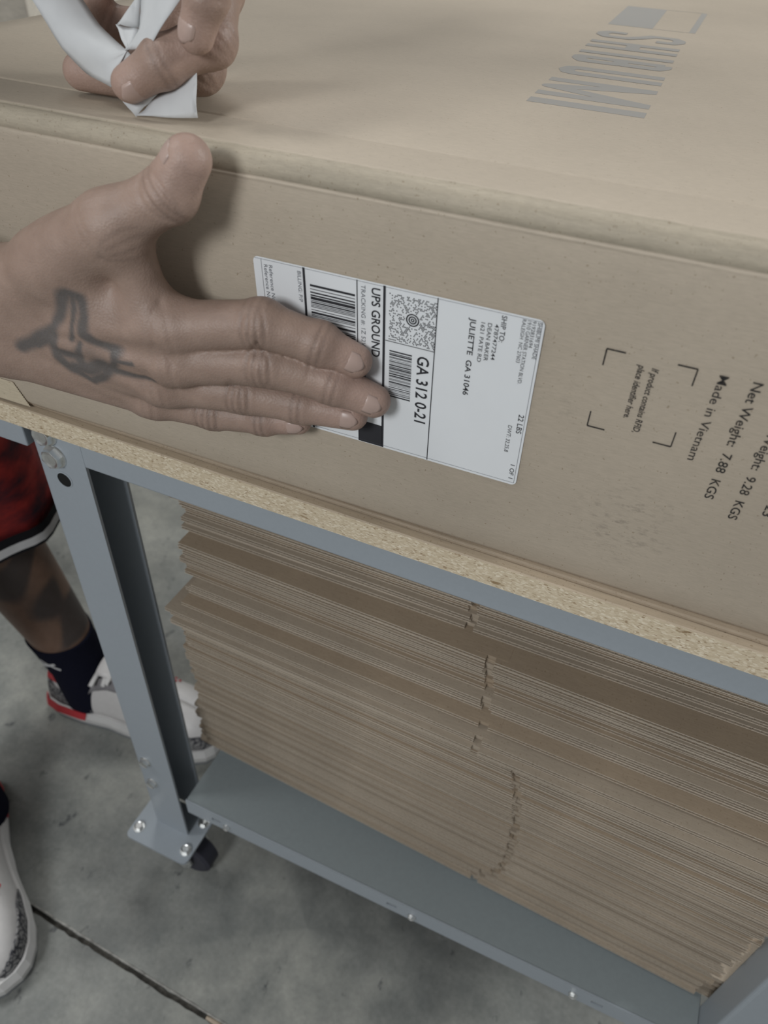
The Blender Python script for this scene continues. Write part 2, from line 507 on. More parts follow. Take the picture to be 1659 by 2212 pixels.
bm = bmesh.new()
n = 28
ro, ri = .0078, .0066
ang = np.linspace(0, 2 * math.pi, n, False)
o_ = [bm.verts.new((-0.2011 + ro * math.cos(t), YF - .0002, .6715 + ro * math.sin(t))) for t in ang]
i_ = [bm.verts.new((-0.2011 + ri * math.cos(t), YF - .0006, .6715 + ri * math.sin(t))) for t in ang]
for k in range(n):
    bm.faces.new((o_[k], o_[(k + 1) % n], i_[(k + 1) % n], i_[k]))
obj('hole_rim', bm_mesh('hole_rim', bm), M['steel'], WB)


def rounded_rect(cx, cy, w, h, r, n=5):
    pts = []
    for sx, sy, a0 in ((1, 1, 0), (-1, 1, .5 * math.pi), (-1, -1, math.pi), (1, -1, 1.5 * math.pi)):
        for k in range(n):
            a = a0 + k / (n - 1) * math.pi / 2
            pts.append((cx + sx * (w / 2 - r) + r * math.cos(a), cy + sy * (h / 2 - r) + r * math.sin(a)))
    return pts


def caster(cx, cy):
    v, f = extrude_poly(rounded_rect(cx, cy, .092, .068, .007), 'z', .0877, .0915)
    pl = obj('caster', mesh('caster', v, f), M['steel'], WB, label='swivel caster under the upright')
    for dx, dy in ((-.036, -.018), (.036, -.018), (-.036, .022), (.036, .022)):
        o = obj('plate_bolt', BOLT_S, None, pl, loc=(cx + dx, cy + dy, .0915)); o.rotation_euler = (-math.pi / 2, 0, 0)
    bm = bmesh.new(); add_cyl(bm, (cx, cy, .0795), (cx, cy, .0877), .026, .030, 28)
    obj('swivel_race', bm_mesh('swivel_race', bm), M['zinc'], pl)
    # fork: two cheeks, wheel axle trails to the +x side
    ax, ay, az = cx + .022, cy + .006, .0335
    for s in (-1, 1):
        pts = [(cx - .022, .0795), (cx + .024, .0795), (ax + .012, az + .004), (ax + .004, az - .012), (ax - .012, az - .008)]
        v, f = extrude_poly(pts, 'y', ay + s * .0175, ay + s * .0200)
        obj('fork', mesh('fork', v, f), M['zinc'], pl)
    rings = []
    for yy, rr in ((-.0130, .018), (-.0130, .028), (-.010, .0330), (.010, .0330), (.0130, .028), (.0130, .018)):
        rings.append([(ax + rr * math.cos(t), ay + yy, az + rr * math.sin(t)) for t in np.linspace(0, 2 * math.pi, 36, False)])
    obj('wheel', loft('wheel', rings, False, True, True), M['rubber'], pl)
    bm = bmesh.new(); add_cyl(bm, (ax, ay - .023, az), (ax, ay + .023, az), .0055, .0055, 12)
    obj('axle', bm_mesh('axle', bm), M['zinc'], pl)


for cx, cy in ((-0.2015, 0.006), (0.4575, 0.006), (-0.2015, YR - .02), (0.4575, YR - .02)):
    caster(cx, cy)

# ------------------------------------------------------------------ flattened cartons on the shelf
CT = 0.00830      # thickness of one folded-flat carton (two plies)
PLY = 0.0037


def carton_meshes(xl, xr, slot, depth, seed, fan):
    r = np.random.default_rng(seed)
    pitch = 0.0064
    lv, lf, fv, ff2 = [], [], [], []; cut = []
    for k in range(2):
        z0 = k * (PLY + .00035) + .0001
        dy = r.normal() * .0018; s0 = slot + r.normal() * .0007; g = .0034 + .0008 * r.random()
        dx = r.normal() * .002; dxr = -abs(r.normal()) * .0012
        for (a, c) in ((xl + dx, s0 - g), (s0 + g, xr + dxr)):
            for zz in (z0, z0 + PLY - .0007):
                n = len(lv)
                lv += [(a, dy, zz), (c, dy, zz), (c, depth, zz), (a, depth, zz), (a, dy, zz + .0007), (c, dy, zz + .0007), (c, depth, zz + .0007), (a, depth, zz + .0007)]
                cut += [len(lf) + 2, len(lf) + 5]
                lf += [tuple(n + q for q in t) for t in ((0, 3, 2, 1), (4, 5, 6, 7), (0, 1, 5, 4), (2, 3, 7, 6), (1, 2, 6, 5), (3, 0, 4, 7))]
            ns = max(3, int((c - a - .001) / pitch * 6))
            n = len(fv)
            ph = r.random() * 6.28
            xs = np.linspace(a + .0004, c - .0004, ns + 1)
            za = z0 + PLY / 2 + (PLY / 2 - .0006) * np.sin(xs / pitch * 2 * math.pi + ph)
            t = .00022
            for x_, z_ in zip(xs, za):
                fv += [(x_, dy + .0003, z_ - t), (x_, dy + .0003, z_ + t), (x_, dy + .10, z_ + t), (x_, dy + .10, z_ - t)]
            for i in range(ns):
                q = n + 4 * i
                ff2 += [(q, q + 4, q + 5, q + 1), (q + 1, q + 5, q + 6, q + 2), (q + 3, q + 2, q + 6, q + 7), (q, q + 3, q + 7, q + 4)]
        # tucked-back bridge of board behind the slot
        n = len(lv); a, c = s0 - g - .01, s0 + g + .01
        yb = dy + .0035 + .002 * r.random()
        lv += [(a, yb, z0 - .0001), (c, yb, z0 - .0001), (c, depth, z0 - .0001), (a, depth, z0 - .0001), (a, yb, z0 + PLY + .0002), (c, yb, z0 + PLY + .0002), (c, depth, z0 + PLY + .0002), (a, depth, z0 + PLY + .0002)]
        lf += [tuple(n + q for q in t) for t in ((0, 3, 2, 1), (4, 5, 6, 7), (0, 1, 5, 4), (2, 3, 7, 6), (1, 2, 6, 5), (3, 0, 4, 7))]
    me_ = mesh('flattened_carton', lv, lf)
    mi = np.zeros(len(lf), np.int32); mi[cut] = 1
    me_.materials.append(None); me_.materials.append(M['cut_edge'])
    me_.polygons.foreach_set('material_index', mi)
    return me_, mesh('fluted_core', fv, ff2)


NC = 53
ORD = ['topmost', 'second', 'third', 'fourth', 'fifth', 'sixth', 'seventh', 'eighth', 'ninth', 'tenth', 'eleventh', 'twelfth', 'thirteenth', 'fourteenth', 'fifteenth', 'sixteenth', 'seventeenth', 'eighteenth', 'nineteenth']
TENS = {2: 'twent', 3: 'thirt', 4: 'fort', 5: 'fift'}
ONES = ['', 'first', 'second', 'third', 'fourth', 'fifth', 'sixth', 'seventh', 'eighth', 'ninth']


def ordinal(i):  # i = 1..59
    if i < 20: return ORD[i - 1]
    t, o = divmod(i, 10)
    return TENS[t] + ('ieth' if o == 0 else 'y-' + ONES[o])


# (height of the layer, front y at the left end, left x, yaw in degrees, slot x)
PROFILE = [(0.640, .089, -.172, 0.5, .123), (0.5672, .086, -.158, 0.2, .124), (0.5664, .066, -.153, -0.7, .150), (0.5334, .064, -.156, -0.7, .152),
           (0.5326, .0535, -.140, -0.8, .155), (0.5218, .053, -.138, -0.8, .155), (0.5210, .048, -.137, -0.8, .156), (0.5128, .047, -.141, -0.9, .157),
           (0.5120, .036, -.153, -1.2, .158), (0.4970, .035, -.150, -1.2, .160), (0.490, .036, -.141, -1.4, .188), (0.470, .041, -.146, -1.7, .195), (0.4355, .050, -.153, -2.0, .203),
           (0.400, .057, -.160, -2.2, .208), (0.320, .069, -.169, -2.4, .210), (0.250, .076, -.178, -2.6, .208), (0.192, .080, -.186, -2.7, .175)]
PZ = [p[0] for p in PROFILE][::-1]
variants = {}
rc = np.random.default_rng(3)
zc = SZ + .0004
for i in range(NC):
    zm = zc + CT / 2
    y_, x_, yaw, sl = [float(np.interp(zm, PZ, [p[k] for p in PROFILE][::-1])) for k in (1, 2, 3, 4)]
    y_ += rc.normal() * .0010; x_ += rc.normal() * .003; yaw += rc.normal() * .12
    if rc.random() < .2: y_ += .008 * (rc.random() - .5)
    key = (i * 5 + 2) % 9, int(round((sl - x_) / .004)), int(((.472 if y_ + .62 * math.sin(math.radians(yaw)) > .0490 else .4320) - x_) / .006)
    if key not in variants:
        variants[key] = carton_meshes(0.0, key[2] * .006, key[1] * .004, .56, 31 * key[0] + key[1], 0)
        mt = M['carton'] if key[0] % 3 else M['carton_dark']
        variants[key][0].materials[0] = mt; variants[key][1].materials.append(M['flute'])
    c0, c1 = variants[key]
    o = bpy.data.objects.new('flattened_carton', c0); COL.objects.link(o)
    o.location = (x_, y_, zc); o.rotation_euler = (0, 0, math.radians(yaw))
    from_top = NC - i
    if i == 0:
        lab = 'flattened brown carton lying directly on the grey shelf, lowest of the stack'
    elif from_top == 1:
        lab = 'flattened brown carton on top of the stack, just under the bench beam'
    elif i < NC // 2:
        lab = 'flattened brown carton, %s from the shelf upward in the stack' % (ORD[i] if i < 19 else ordinal(i + 1))
    else:
        lab = 'flattened brown carton, %s from the top down in the stack' % ordinal(from_top)
    tag(o, lab, 'cardboard', 'flattened cartons stacked on the lower shelf')
    k = bpy.data.objects.new('fluted_core', c1); COL.objects.link(k); k.parent = o
    zc += CT + (.0001 if i % 3 else 0)
print('stack top', zc)

# ------------------------------------------------------------------ the big carton being labelled
TH, LEAN = 0.0119, -0.0697
EX = Vector((math.cos(TH), math.sin(TH), 0))
EU = Vector((-math.sin(TH) * LEAN, math.cos(TH) * LEAN, 1)).normalized()
EN = EX.cross(EU).normalized()
ORG = Vector((0, 0, 0.80))
BX = thing('cardboard_box', 'large sealed brown cardboard box lying on the bench, being labelled', 'box', (0.0, 0.40, ZT))


def front(a, u, off=0.0):
    return ORG + EX * a + EU * u + EN * off


ztop = 0.951
yb0 = LEAN * (ZT - .8)
pf = []      # profile in (local depth, z)
for z in np.linspace(ZT + .006, ztop - .0130, 14):
    pf.append((LEAN * (z - .8) - .0012 * math.sin((z - ZT) / .2 * math.pi), z))
yt = pf[-1][0]
pf = [(yb0 + .006, ZT + .0006), (yb0 + .0015, ZT + .002)] + pf
E0 = len(pf)
pf += [(yt + .0001, ztop - .0124), (yt + .0001, ztop - .0118), (yt + .0002, ztop - .0112), (yt + .0007, ztop - .0107), (yt + .0007, ztop - .0102), (yt + .0003, ztop - .0097), (yt + .0006, ztop - .0066), (yt + .0016, ztop - .0036), (yt + .0042, ztop - .0014), (yt + .0076, ztop - .0007), (yt + .0080, ztop - .0009), (yt + .0086, ztop - .0009), (yt + .0092, ztop - .0003), (yt + .0102, ztop), (yt + .0112, ztop)]
E1 = len(pf) - 1
pf += [(.0352, ztop), (.0358, ztop - .0001), (.0366, ztop - .0006), (.0376, ztop - .0006), (.0384, ztop - .0001), (.039, ztop), (.10, ztop), (.2, ztop), (.4, ztop), (.79, ztop), (.80, ztop - .006), (.80, ZT + .006), (.795, ZT + .0006)]
bm = bmesh.new()
xsb = [-.3150, -.3125] + list(np.linspace(-.29, .30, 60)) + [.3180, .3205]
rr = np.random.default_rng(11)
rows = []
wob = np.cumsum(rr.normal(size=len(xsb))) * .00008
for i, a in enumerate(xsb):
    row = []
    for j, (d, z) in enumerate(pf):
        ins = .0022 if i in (0, len(xsb) - 1) else 0
        dd = d + (ins if d < .4 else -ins)
        zz = z - (ins if z > .85 else -ins)
        if E0 < j < E1 - 1:
            dd += wob[i] * .6 + .00008 * rr.normal(); zz += .00010 * rr.normal()
        q = EX * a + Vector((-math.sin(TH), math.cos(TH), 0)) * dd
        row.append(bm.verts.new((q.x, q.y, zz)))
    rows.append(row)
nP = len(pf)
for i in range(len(rows) - 1):
    for j in range(nP):
        bm.faces.new((rows[i][j], rows[i][(j + 1) % nP], rows[i + 1][(j + 1) % nP], rows[i + 1][j]))
bm.faces.new(rows[0][::-1]); bm.faces.new(rows[-1])
me = bm_mesh('box_body', bm)
me.materials.append(None); me.materials.append(M['edge'])
for k, p in enumerate(me.polygons):
    if len(p.vertices) == 4:
        p.use_smooth = True
        if p.center.y < .02 and p.center.z > ztop - .0101 and p.center.z < ztop - .0004:
            p.material_index = 1
# scuffs on the right of the front face belong to the paper: a second kraft with smudges
m, nt, b = new_mat('box_kraft_scuffed', 0.62, 0.3)
v = coords(nt)
big = noise(nt, v, 6, 4); fine = noise(nt, coords(nt, (60, 400, 400)), 3.0, 4, .7); speck = noise(nt, v, 650, 1)
c1 = ramp(nt, big, [(.3, sc(KR, .92)), (.7, sc(KR, 1.07))])
c2 = ramp(nt, fine, [(.35, (.93, .93, .93)), (.65, (1.04, 1.04, 1.04))])
c3 = ramp(nt, speck, [(.22, (.7, .66, .6)), (.30, (1, 1, 1))])
c = mixc(nt, 1.0, mixc(nt, 1.0, c1, c2, 'MULTIPLY'), c3, 'MULTIPLY')
for (px, py, pz), rad, lo, amt in (((.213, 0.0, .795), .040, .52, .5), ((.165, 0, .86), .03, .56, .28), ((.02, -.002, .752), .12, .60, .22)):
    dn = nt.nodes.new('ShaderNodeVectorMath'); dn.operation = 'DISTANCE'; nt.links.new(v, dn.inputs[0])
    dn.inputs[1].default_value = (px, py, pz)
    mask = ramp(nt, dn.outputs['Value'], [(rad * .25, (1, 1, 1)), (rad, (0, 0, 0))])
    nn_ = ramp(nt, noise(nt, coords(nt, (1, 1, 2.5)), 150, 4, .7), [(lo, (0, 0, 0)), (lo + .16, (amt, amt, amt))])
    mk = mixc(nt, 1.0, mask, nn_, 'MULTIPLY')
    c = mixc(nt, mk, c, (.20, .17, .14))
nt.links.new(c, b.inputs['Base Color']); bump(nt, b, fine, .07, .0006)
M['box_scuffed'] = m
me.materials[0] = m
BB = obj('box_body', me, None, BX)

# ------------------------------------------------------------------ print and label helpers (flat ink on its paper)


def ink_mesh(name, polys):
    v = []; f = []
    for p in polys:
        n = len(v); v += [tuple(q) for q in p]; f.append(tuple(range(n, n + len(p))))
    return mesh(name, v, f)


def rect_poly(a0, a1, b0, b1, off, fr=front):
    return [fr(a0, b0, off), fr(a1, b0, off), fr(a1, b1, off), fr(a0, b1, off)]


_tcache = {}


def text_geo(s, bold, shear):
    key = (s, bold, shear)
    if key not in _tcache:
        cu = bpy.data.curves.new('lettering', 'FONT'); cu.body = s; cu.size = 1.0; cu.resolution_u = 3
        cu.offset = bold; cu.shear = shear
        o = bpy.data.objects.new('lettering', cu); COL.objects.link(o)
        dg = bpy.context.evaluated_depsgraph_get(); dg.update()
        me = bpy.data.meshes.new_from_object(o.evaluated_get(dg))
        co = np.array([v.co[:2] for v in me.vertices]); fc = [tuple(p.vertices) for p in me.polygons]
        bpy.data.objects.remove(o); bpy.data.curves.remove(cu); bpy.data.meshes.remove(me)
        _tcache[key] = (co, fc)
    return _tcache[key]


CAP = 0.729


def text_polys(items, frame):
    """items: (string, baseline a, start, end, cap height, bold, shear); frame(up, along, off) -> world. Lettering runs along decreasing second axis"""
    V = []; F = []
    for s, a, b0, b1, h, bold, shear, off in items:
        co, fc = text_geo(s, bold, shear)
        x0, x1 = co[:, 0].min(), co[:, 0].max()
        n = len(V)
        for x, y in co:
            V.append(tuple(frame(a + y / CAP * h, b0 + (x - x0) / (x1 - x0) * (b1 - b0), off)))
        F += [tuple(n + i for i in p) for p in fc]
    return V, F


# shipping label
LW, LH = 0.1524, 0.1016
pts = rounded_rect(LW / 2, LH / 2, LW, LH, .0030, 6)
v = [front(a, u, .0016) for a, u in pts] + [front(a, u, .0018) for a, u in pts]
n = len(pts)
f = [tuple(range(n))[::-1], tuple(range(n, 2 * n))] + [(i, (i + 1) % n, n + (i + 1) % n, n + i) for i in range(n)]
LB = obj('shipping_label', mesh('shipping_label', v, f), M['label'], BX, label='white rectangular shipping label with printed address and barcodes')
OFF = .00195
T_ADDR = [("SHIBUMI SHADE", 0.1491, 0.1002, 0.0807, 0.0020, .0, 0, OFF), ("9192831694", 0.1465, 0.1004, 0.0863, 0.0019, .0, 0, OFF),
          ("1910 GARNER STATION BLVD.", 0.1442, 0.1001, 0.0651, 0.0020, .0, 0, OFF), ("RALEIGH  NC 27603", 0.1418, 0.1002, 0.0768, 0.0019, .0, 0, OFF),
          ("DWT: 32,25,8", 0.1431, 0.0391, 0.0216, 0.0022, .0, 0, OFF)]
T_BOLD = [("22 LBS", 0.1476, 0.0474, 0.0354, 0.0029, .008, 0, OFF), ("1 OF 1", 0.1478, 0.0140, 0.0042, 0.0025, .006, 0, OFF),
          ("SHIP TO:", 0.1321, 0.0997, 0.0856, 0.0026, .01, 0, OFF), ("4787477244", 0.1293, 0.0945, 0.0749, 0.0021, .004, 0, OFF),
          ("DEAN BAKER", 0.1259, 0.0942, 0.0735, 0.0021, .004, 0, OFF), ("1621 PATE RD", 0.1226, 0.0938, 0.0720, 0.0021, .004, 0, OFF),
          ("JULIETTE  GA 31046", 0.1172, 0.0948, 0.0506, 0.0030, .014, 0, OFF), ("GA 312 0-21", 0.0917, 0.0669, 0.0250, 0.0066, .016, 0, OFF),
          ("UPS GROUND", 0.0662, 0.0989, 0.0599, 0.0048, .016, 0, OFF)]
T_SOFT = [("TRACKING #: 1Z 52V 107 03 2243 9", 0.0605, 0.0990, 0.0424, 0.0024, .0, 0, OFF), ("BILLING: P/P", 0.0253, 0.0986, 0.0817, 0.0022, .0, 0, OFF),
          ("Reference No.1:", 0.0090, 0.0983, 0.0751, 0.0022, .0, 0, OFF), ("Reference No.2:", 0.0061, 0.0981, 0.0756, 0.0022, .0, 0, OFF)]
for T, mt in ((T_ADDR, 'ink'), (T_BOLD, 'ink'), (T_SOFT, 'ink_soft')):
    for item in T:
        V, F = text_polys([item], front)
        obj('text_line', mesh('text_line', V, F), M[mt], LB)
P = [rect_poly(.0283, .0296, -.0002 + .0006, LH - .0004, OFF), rect_poly(.0723, .0736, .0004, LH - .0004, OFF),
     rect_poly(.0580, .0585, .0005, LH - .0005, OFF), rect_poly(.1002, .1007, .0005, LH - .0005, OFF), rect_poly(.0738, .1004, .0711, .0715, OFF),
     rect_poly(.0582, .0727, .0004, .0154, OFF)]
obj('divider_lines', ink_mesh('divider_lines', P), M['ink'], LB)
P = [rect_poly(.0010, LW - .0012, .0016, .0018, OFF), rect_poly(.0010, LW - .0012, LH - .0010, LH - .0008, OFF), rect_poly(LW - .0014, LW - .0012, .0016, LH - .0008, OFF), rect_poly(.0046, .0048, .0016, LH - .0008, OFF)]
obj('border_lines', ink_mesh('border_lines', P), M['ink_soft'], LB)
rb = np.random.default_rng(5)
P = []; u = .0930
while u > .0180:
    w = rb.choice([.0004, .0004, .0008, .0008, .0012, .0016]); g = rb.choice([.0004, .0004, .0008, .0012])
    P.append(rect_poly(.0321, .0571, u - w, u, OFF)); u -= w + g
u = .0662
while u > .0370:
    w = rb.choice([.00025, .00025, .0005, .0005, .0008]); g = rb.choice([.00025, .00025, .0005, .0007])
    P.append(rect_poly(.0762, .0886, u - w, u, OFF)); u -= w + g
obj('barcode', ink_mesh('barcode', P), M['ink'], LB)
P = []
ca, cu_ = .0881, .0861
dx = .00083
for i in range(30):
    for j in range(33):
        a = .0759 + (j % 2) * dx * .5 + i * dx; uu = .0726 + j * dx * .866 * 1.1
        if a > .1000 or uu > .0982 or math.hypot(a - ca, uu - cu_) < .0042 or rb.random() < .52: continue
        P.append([front(a + .00036 * math.cos(t), uu + .00036 * math.sin(t), OFF) for t in np.linspace(0, 2 * math.pi, 6, False)])
for r0, r1 in ((.0028, .0035), (.0015, .0022), (.0004, .0010)):
    aa = np.linspace(0, 2 * math.pi, 32)
    for t0, t1 in zip(aa[:-1], aa[1:]):
        P.append([front(ca + r * math.cos(t), cu_ + r * math.sin(t), OFF) for r, t in ((r0, t0), (r1, t0), (r1, t1), (r0, t1))])
obj('bullseye_code', ink_mesh('bullseye_code', P), M['ink'], LB)

# stamped text straight on the board
OB = .0014
T = [("Made in Vietnam", 0.2303, 0.0945, 0.0466, 0.0042, .004, 0, OB), ("Net Weight:  7.88  KGS", 0.2440, 0.0949, 0.0268, 0.0044, .010, 0, OB),
     ("Gross Weight:  9.28  KGS", 0.2578, 0.0905, 0.0182, 0.0044, .010, 0, OB), ("23", 0.2712, 0.0325, 0.0255, 0.0044, .010, 0, OB)]
for item in T:
    V, F = text_polys([item], front)
    obj('stamped_line', mesh('stamped_line', V, F), M['stamp'], BX, label='black stamped line of weight or origin')
T = [("If product contains RFID,", 0.2026, 0.0903, 0.0540, 0.0032, .014, 0.15, OB), ("place identifier here.", 0.1967, 0.0904, 0.0608, 0.0032, .014, 0.15, OB)]
for item in T:
    V, F = text_polys([item], front)
    obj('small_stamped_line', mesh('small_stamped_line', V, F), M['stamp'], BX, label='small black slanted note')
w = .0006
for (a, u, sa, su) in ((.1814, .0947, 1, -1), (.2210, .0948, -1, -1), (.1814, .0510, 1, 1), (.2214, .0512, -1, 1)):
    P = [rect_poly(min(a, a + sa * .0085), max(a, a + sa * .0085), u - w * .7, u + w * .7, OB)]
    P.append(rect_poly(a - w * .5, a + w * .5, min(u, u + su * .0088), max(u, u + su * .0088), OB))
    obj('corner_bracket', ink_mesh('corner_bracket', P), M['stamp'], BX, label='thin black printed corner bracket')


def topf(up, along, off):      # lettering on the lid: up = +x, runs towards -y
    return Vector((up, along, ztop + off))


TO = .00008


def lid(h, y):
    return topf(.0872 + (y - .165) * -.043 + h * .0685, y, TO + len(P) * 3e-6)


P = []


def pen(pts, w=.0082, hw=.12):
    """polyline stroke in (height fraction, y); widths in metres"""
    q = [(h * .0685, y) for h, y in pts]
    for i, ((h0, y0), (h1, y1)) in enumerate(zip(q[:-1], q[1:])):
        L = math.hypot(h1 - h0, y1 - y0); nh, ny = -(y1 - y0) / L * w / 2, (h1 - h0) / L * w / 2
        P.append([lid(h / .0685, y) for h, y in ((h0 + nh, y0 + ny), (h1 + nh, y1 + ny), (h1 - nh, y1 - ny), (h0 - nh, y0 - ny))])
        if 0 < i:
            P.append([lid((h0 + w / 2 * math.cos(t)) / .0685, y0 + w / 2 * math.sin(t)) for t in np.linspace(0, 2 * math.pi, 12, False)])


pen([(0, .1655), (1, .1655)], .0125)                                                       # I
pen([(0, .2265), (1, .2265)], .0104); pen([(0, .1865), (1, .1865)], .0104)                 # M
pen([(.98, .2265), (.06, .2065), (.98, .1865)], .0104)
pen([(1, .2705), (.16, .2705), (.09, .2685), (.055, .2615), (.09, .2545), (.16, .2525), (1, .2525)], .0104)    # U
pen([(.94, .3130), (.06, .3130), (.06, .3060), (.12, .2985), (.45, .2985), (.5, .3060), (.5, .3130)], .0104)   # B
pen([(.5, .3060), (.55, .2990), (.88, .2990), (.94, .3060), (.94, .3130)], .0104)
pen([(0, .3335), (1, .3335)], .0104)                                                       # I
pen([(0, .3815), (1, .3815)], .0104); pen([(0, .3605), (1, .3605)], .0104); pen([(.5, .3815), (.5, .3605)], .0104)   # H
pen([(.70, .4080), (.88, .4080), (.95, .4150), (.95, .4235), (.88, .4300), (.64, .4300), (.52, .4190), (.36, .4080), (.12, .4080), (.05, .4150), (.05, .4235), (.12, .4300), (.32, .4300)], .0098)   # S
obj('lid_lettering', ink_mesh('lid_lettering', P), M['print'], BX, label='large pale grey brand lettering on the lid')
P = [[topf(a, u, TO) for a, u in q] for q in ([(.0735, .4700), (.1120, .4706), (.1070, .5950), (.0690, .5945)], [(.1425, .4712), (.1478, .4714), (.1450, .5976), (.1398, .5975)],
     [(.1120, .4706), (.1425, .4712), (.1424, .4722), (.1120, .4716)], [(.1070, .5940), (.1400, .5966), (.1399, .5976), (.1070, .5950)])]
obj('lid_flag_print', ink_mesh('lid_flag_print', P), M['print'], BX, label='pale grey half-filled flag mark on the lid')

# paper tape wrapped at the lower left, with a pinked end
zig = []
for i in range(27):
    t = i / 26
    zig.append((-.2163 + .0083 * t + (.0009 if i % 2 else 0), -.0395 - .0195 * t))
pts = [(-.3135, -.0395)] + [(-.3135, -.0590)]
poly = [front(a, u, .0010) for a, u in pts] + [front(a, u, .0010) for a, u in zig[::-1]]
top_ = [p + EN * .0002 for p in poly]
n = len(poly)
obj('paper_tape', mesh('paper_tape', poly + top_, [tuple(range(n))[::-1], tuple(range(n, 2 * n))] + [(i, (i + 1) % n, n + (i + 1) % n, n + i) for i in range(n)]), M['tape'], BX, label='tan paper tape with a zigzag torn end')
# strip along the box's bottom fold, kraft darkened to carry its shadow line
bm = bmesh.new()
obj('shaded_bottom_flap', box_me('shaded_bottom_flap', -.312, .318, .0035, .05, ZT + .0002, ZT + .0034, .001), M['shadow_kraft'], BX)

# ------------------------------------------------------------------ pale cartons standing beyond the box, far left


def plain_carton(name, x0, x1, y0, y1, z0, z1, label, prints):
    t = thing(name, label, 'box', ((x0 + x1) / 2, (y0 + y1) / 2, z0))
    obj('carton_body', box_me('carton_body', x0, x1, y0, y1, z0, z1, .003), M['far_box'], t)
    xm = (y0 + y1) / 2
    bm = bmesh.new(); add_box(bm, x0 - .0004, x1 + .0004, xm - .03, xm + .03, z1 - .002, z1 + .0006)
    obj('sealing_tape', bm_mesh('sealing_tape', bm), M['tape'], t)
    if prints:
        P = [[(a, y0 - .0006, c), (b_, y0 - .0006, c), (b_, y0 - .0006, d), (a, y0 - .0006, d)] for a, b_, c, d in prints]
        obj('side_print', ink_mesh('side_print', P), M['print'], t)
    return t


plain_carton('shipping_carton', -1.40, -.795, .665, 1.15, 0.0, 0.52, 'pale cardboard carton on the floor beyond the bench, lower of two', [])
plain_carton('shipping_carton', -1.39, -.79, .66, 1.14, 0.5206, 1.02, 'pale cardboard carton stacked beyond the left end of the big box', [(-.93, -.905, .885, .90), (-.895, -.87, .885, .90), (-.86, -.835, .885, .90)])


# ------------------------------------------------------------------ implicit-surface body
class Field:
    def __init__(s, lo, hi, h):
        s.lo = np.array(lo, float); s.h = h
        s.n = np.ceil((np.array(hi) - s.lo) / h).astype(int) + 1
        s.ax = [(s.lo[k] + h * np.arange(s.n[k])).astype(np.float32) for k in range(3)]

    def new(s):
        return np.full(s.n, 0.2, np.float32)

    def sl(s, lo, hi):
        a = np.clip(np.floor((np.array(lo) - s.lo) / s.h).astype(int), 0, s.n)
        b = np.clip(np.ceil((np.array(hi) - s.lo) / s.h).astype(int) + 1, 0, s.n)
        return tuple(slice(int(i), int(j)) for i, j in zip(a, b))

    def grid(s, q):
        return np.ix_(s.ax[0][q[0]], s.ax[1][q[1]], s.ax[2][q[2]])

    def cone(s, D, a, b, ra, rb, k=0.004):
        a = np.array(a, float); b = np.array(b, float)
        m = max(ra, rb) + k + 4 * s.h
        q = s.sl(np.minimum(a, b) - m, np.maximum(a, b) + m)
        if any(x.stop <= x.start for x in q): return
        X, Y, Z = s.grid(q)
        d = b - a; L = float(d @ d) + 1e-12
        t = np.clip(((X - a[0]) * d[0] + (Y - a[1]) * d[1] + (Z - a[2]) * d[2]) / L, 0, 1)
        f = np.sqrt((X - a[0] - t * d[0]) ** 2 + (Y - a[1] - t * d[1]) ** 2 + (Z - a[2] - t * d[2]) ** 2) - (ra + (rb - ra) * t)
        D[q] = smin(D[q], f.astype(np.float32), k)

    def ell(s, D, c, r, k=0.004, rot=None):
        m = max(r) + k + 4 * s.h
        q = s.sl(np.array(c) - m, np.array(c) + m)
        if any(x.stop <= x.start for x in q): return
        X, Y, Z = s.grid(q)
        X = X - c[0]; Y = Y - c[1]; Z = Z - c[2]
        if rot is not None:
            X, Y, Z = (rot[i][0] * X + rot[i][1] * Y + rot[i][2] * Z for i in range(3))
        k0 = np.sqrt((X / r[0]) ** 2 + (Y / r[1]) ** 2 + (Z / r[2]) ** 2)
        f = (k0 - 1) * min(r)
        D[q] = smin(D[q], f.astype(np.float32), k)

    def groove(s, D, c, t, nrm, offs, amp, w, half):
        """shallow skin folds across a finger: c joint centre, t finger axis, nrm dorsal direction"""
        q = s.sl(np.array(c) - half - .012, np.array(c) + half + .012)
        if any(x.stop <= x.start for x in q): return
        X, Y, Z = s.grid(q)
        X = X - c[0]; Y = Y - c[1]; Z = Z - c[2]
        st = X * t[0] + Y * t[1] + Z * t[2]
        dn = X * nrm[0] + Y * nrm[1] + Z * nrm[2]
        rad = np.sqrt(X * X + Y * Y + Z * Z) + 1e-6
        mask = np.clip(dn / rad * 1.8 - .25, 0, 1) * np.clip(1.6 - rad / half, 0, 1)
        lat = np.cross(nrm, t)
        ls = X * lat[0] + Y * lat[1] + Z * lat[2]
        g = 0
        for o in offs:
            g = g + np.exp(-((st - o * (1 - (ls / .016) ** 2)) / w) ** 2)
        D[q] += (amp * g * mask).astype(np.float32)


def smin(a, b, k):
    h = np.maximum(k - np.abs(a - b), 0) / k
    return np.minimum(a, b) - h * h * (k * .25)


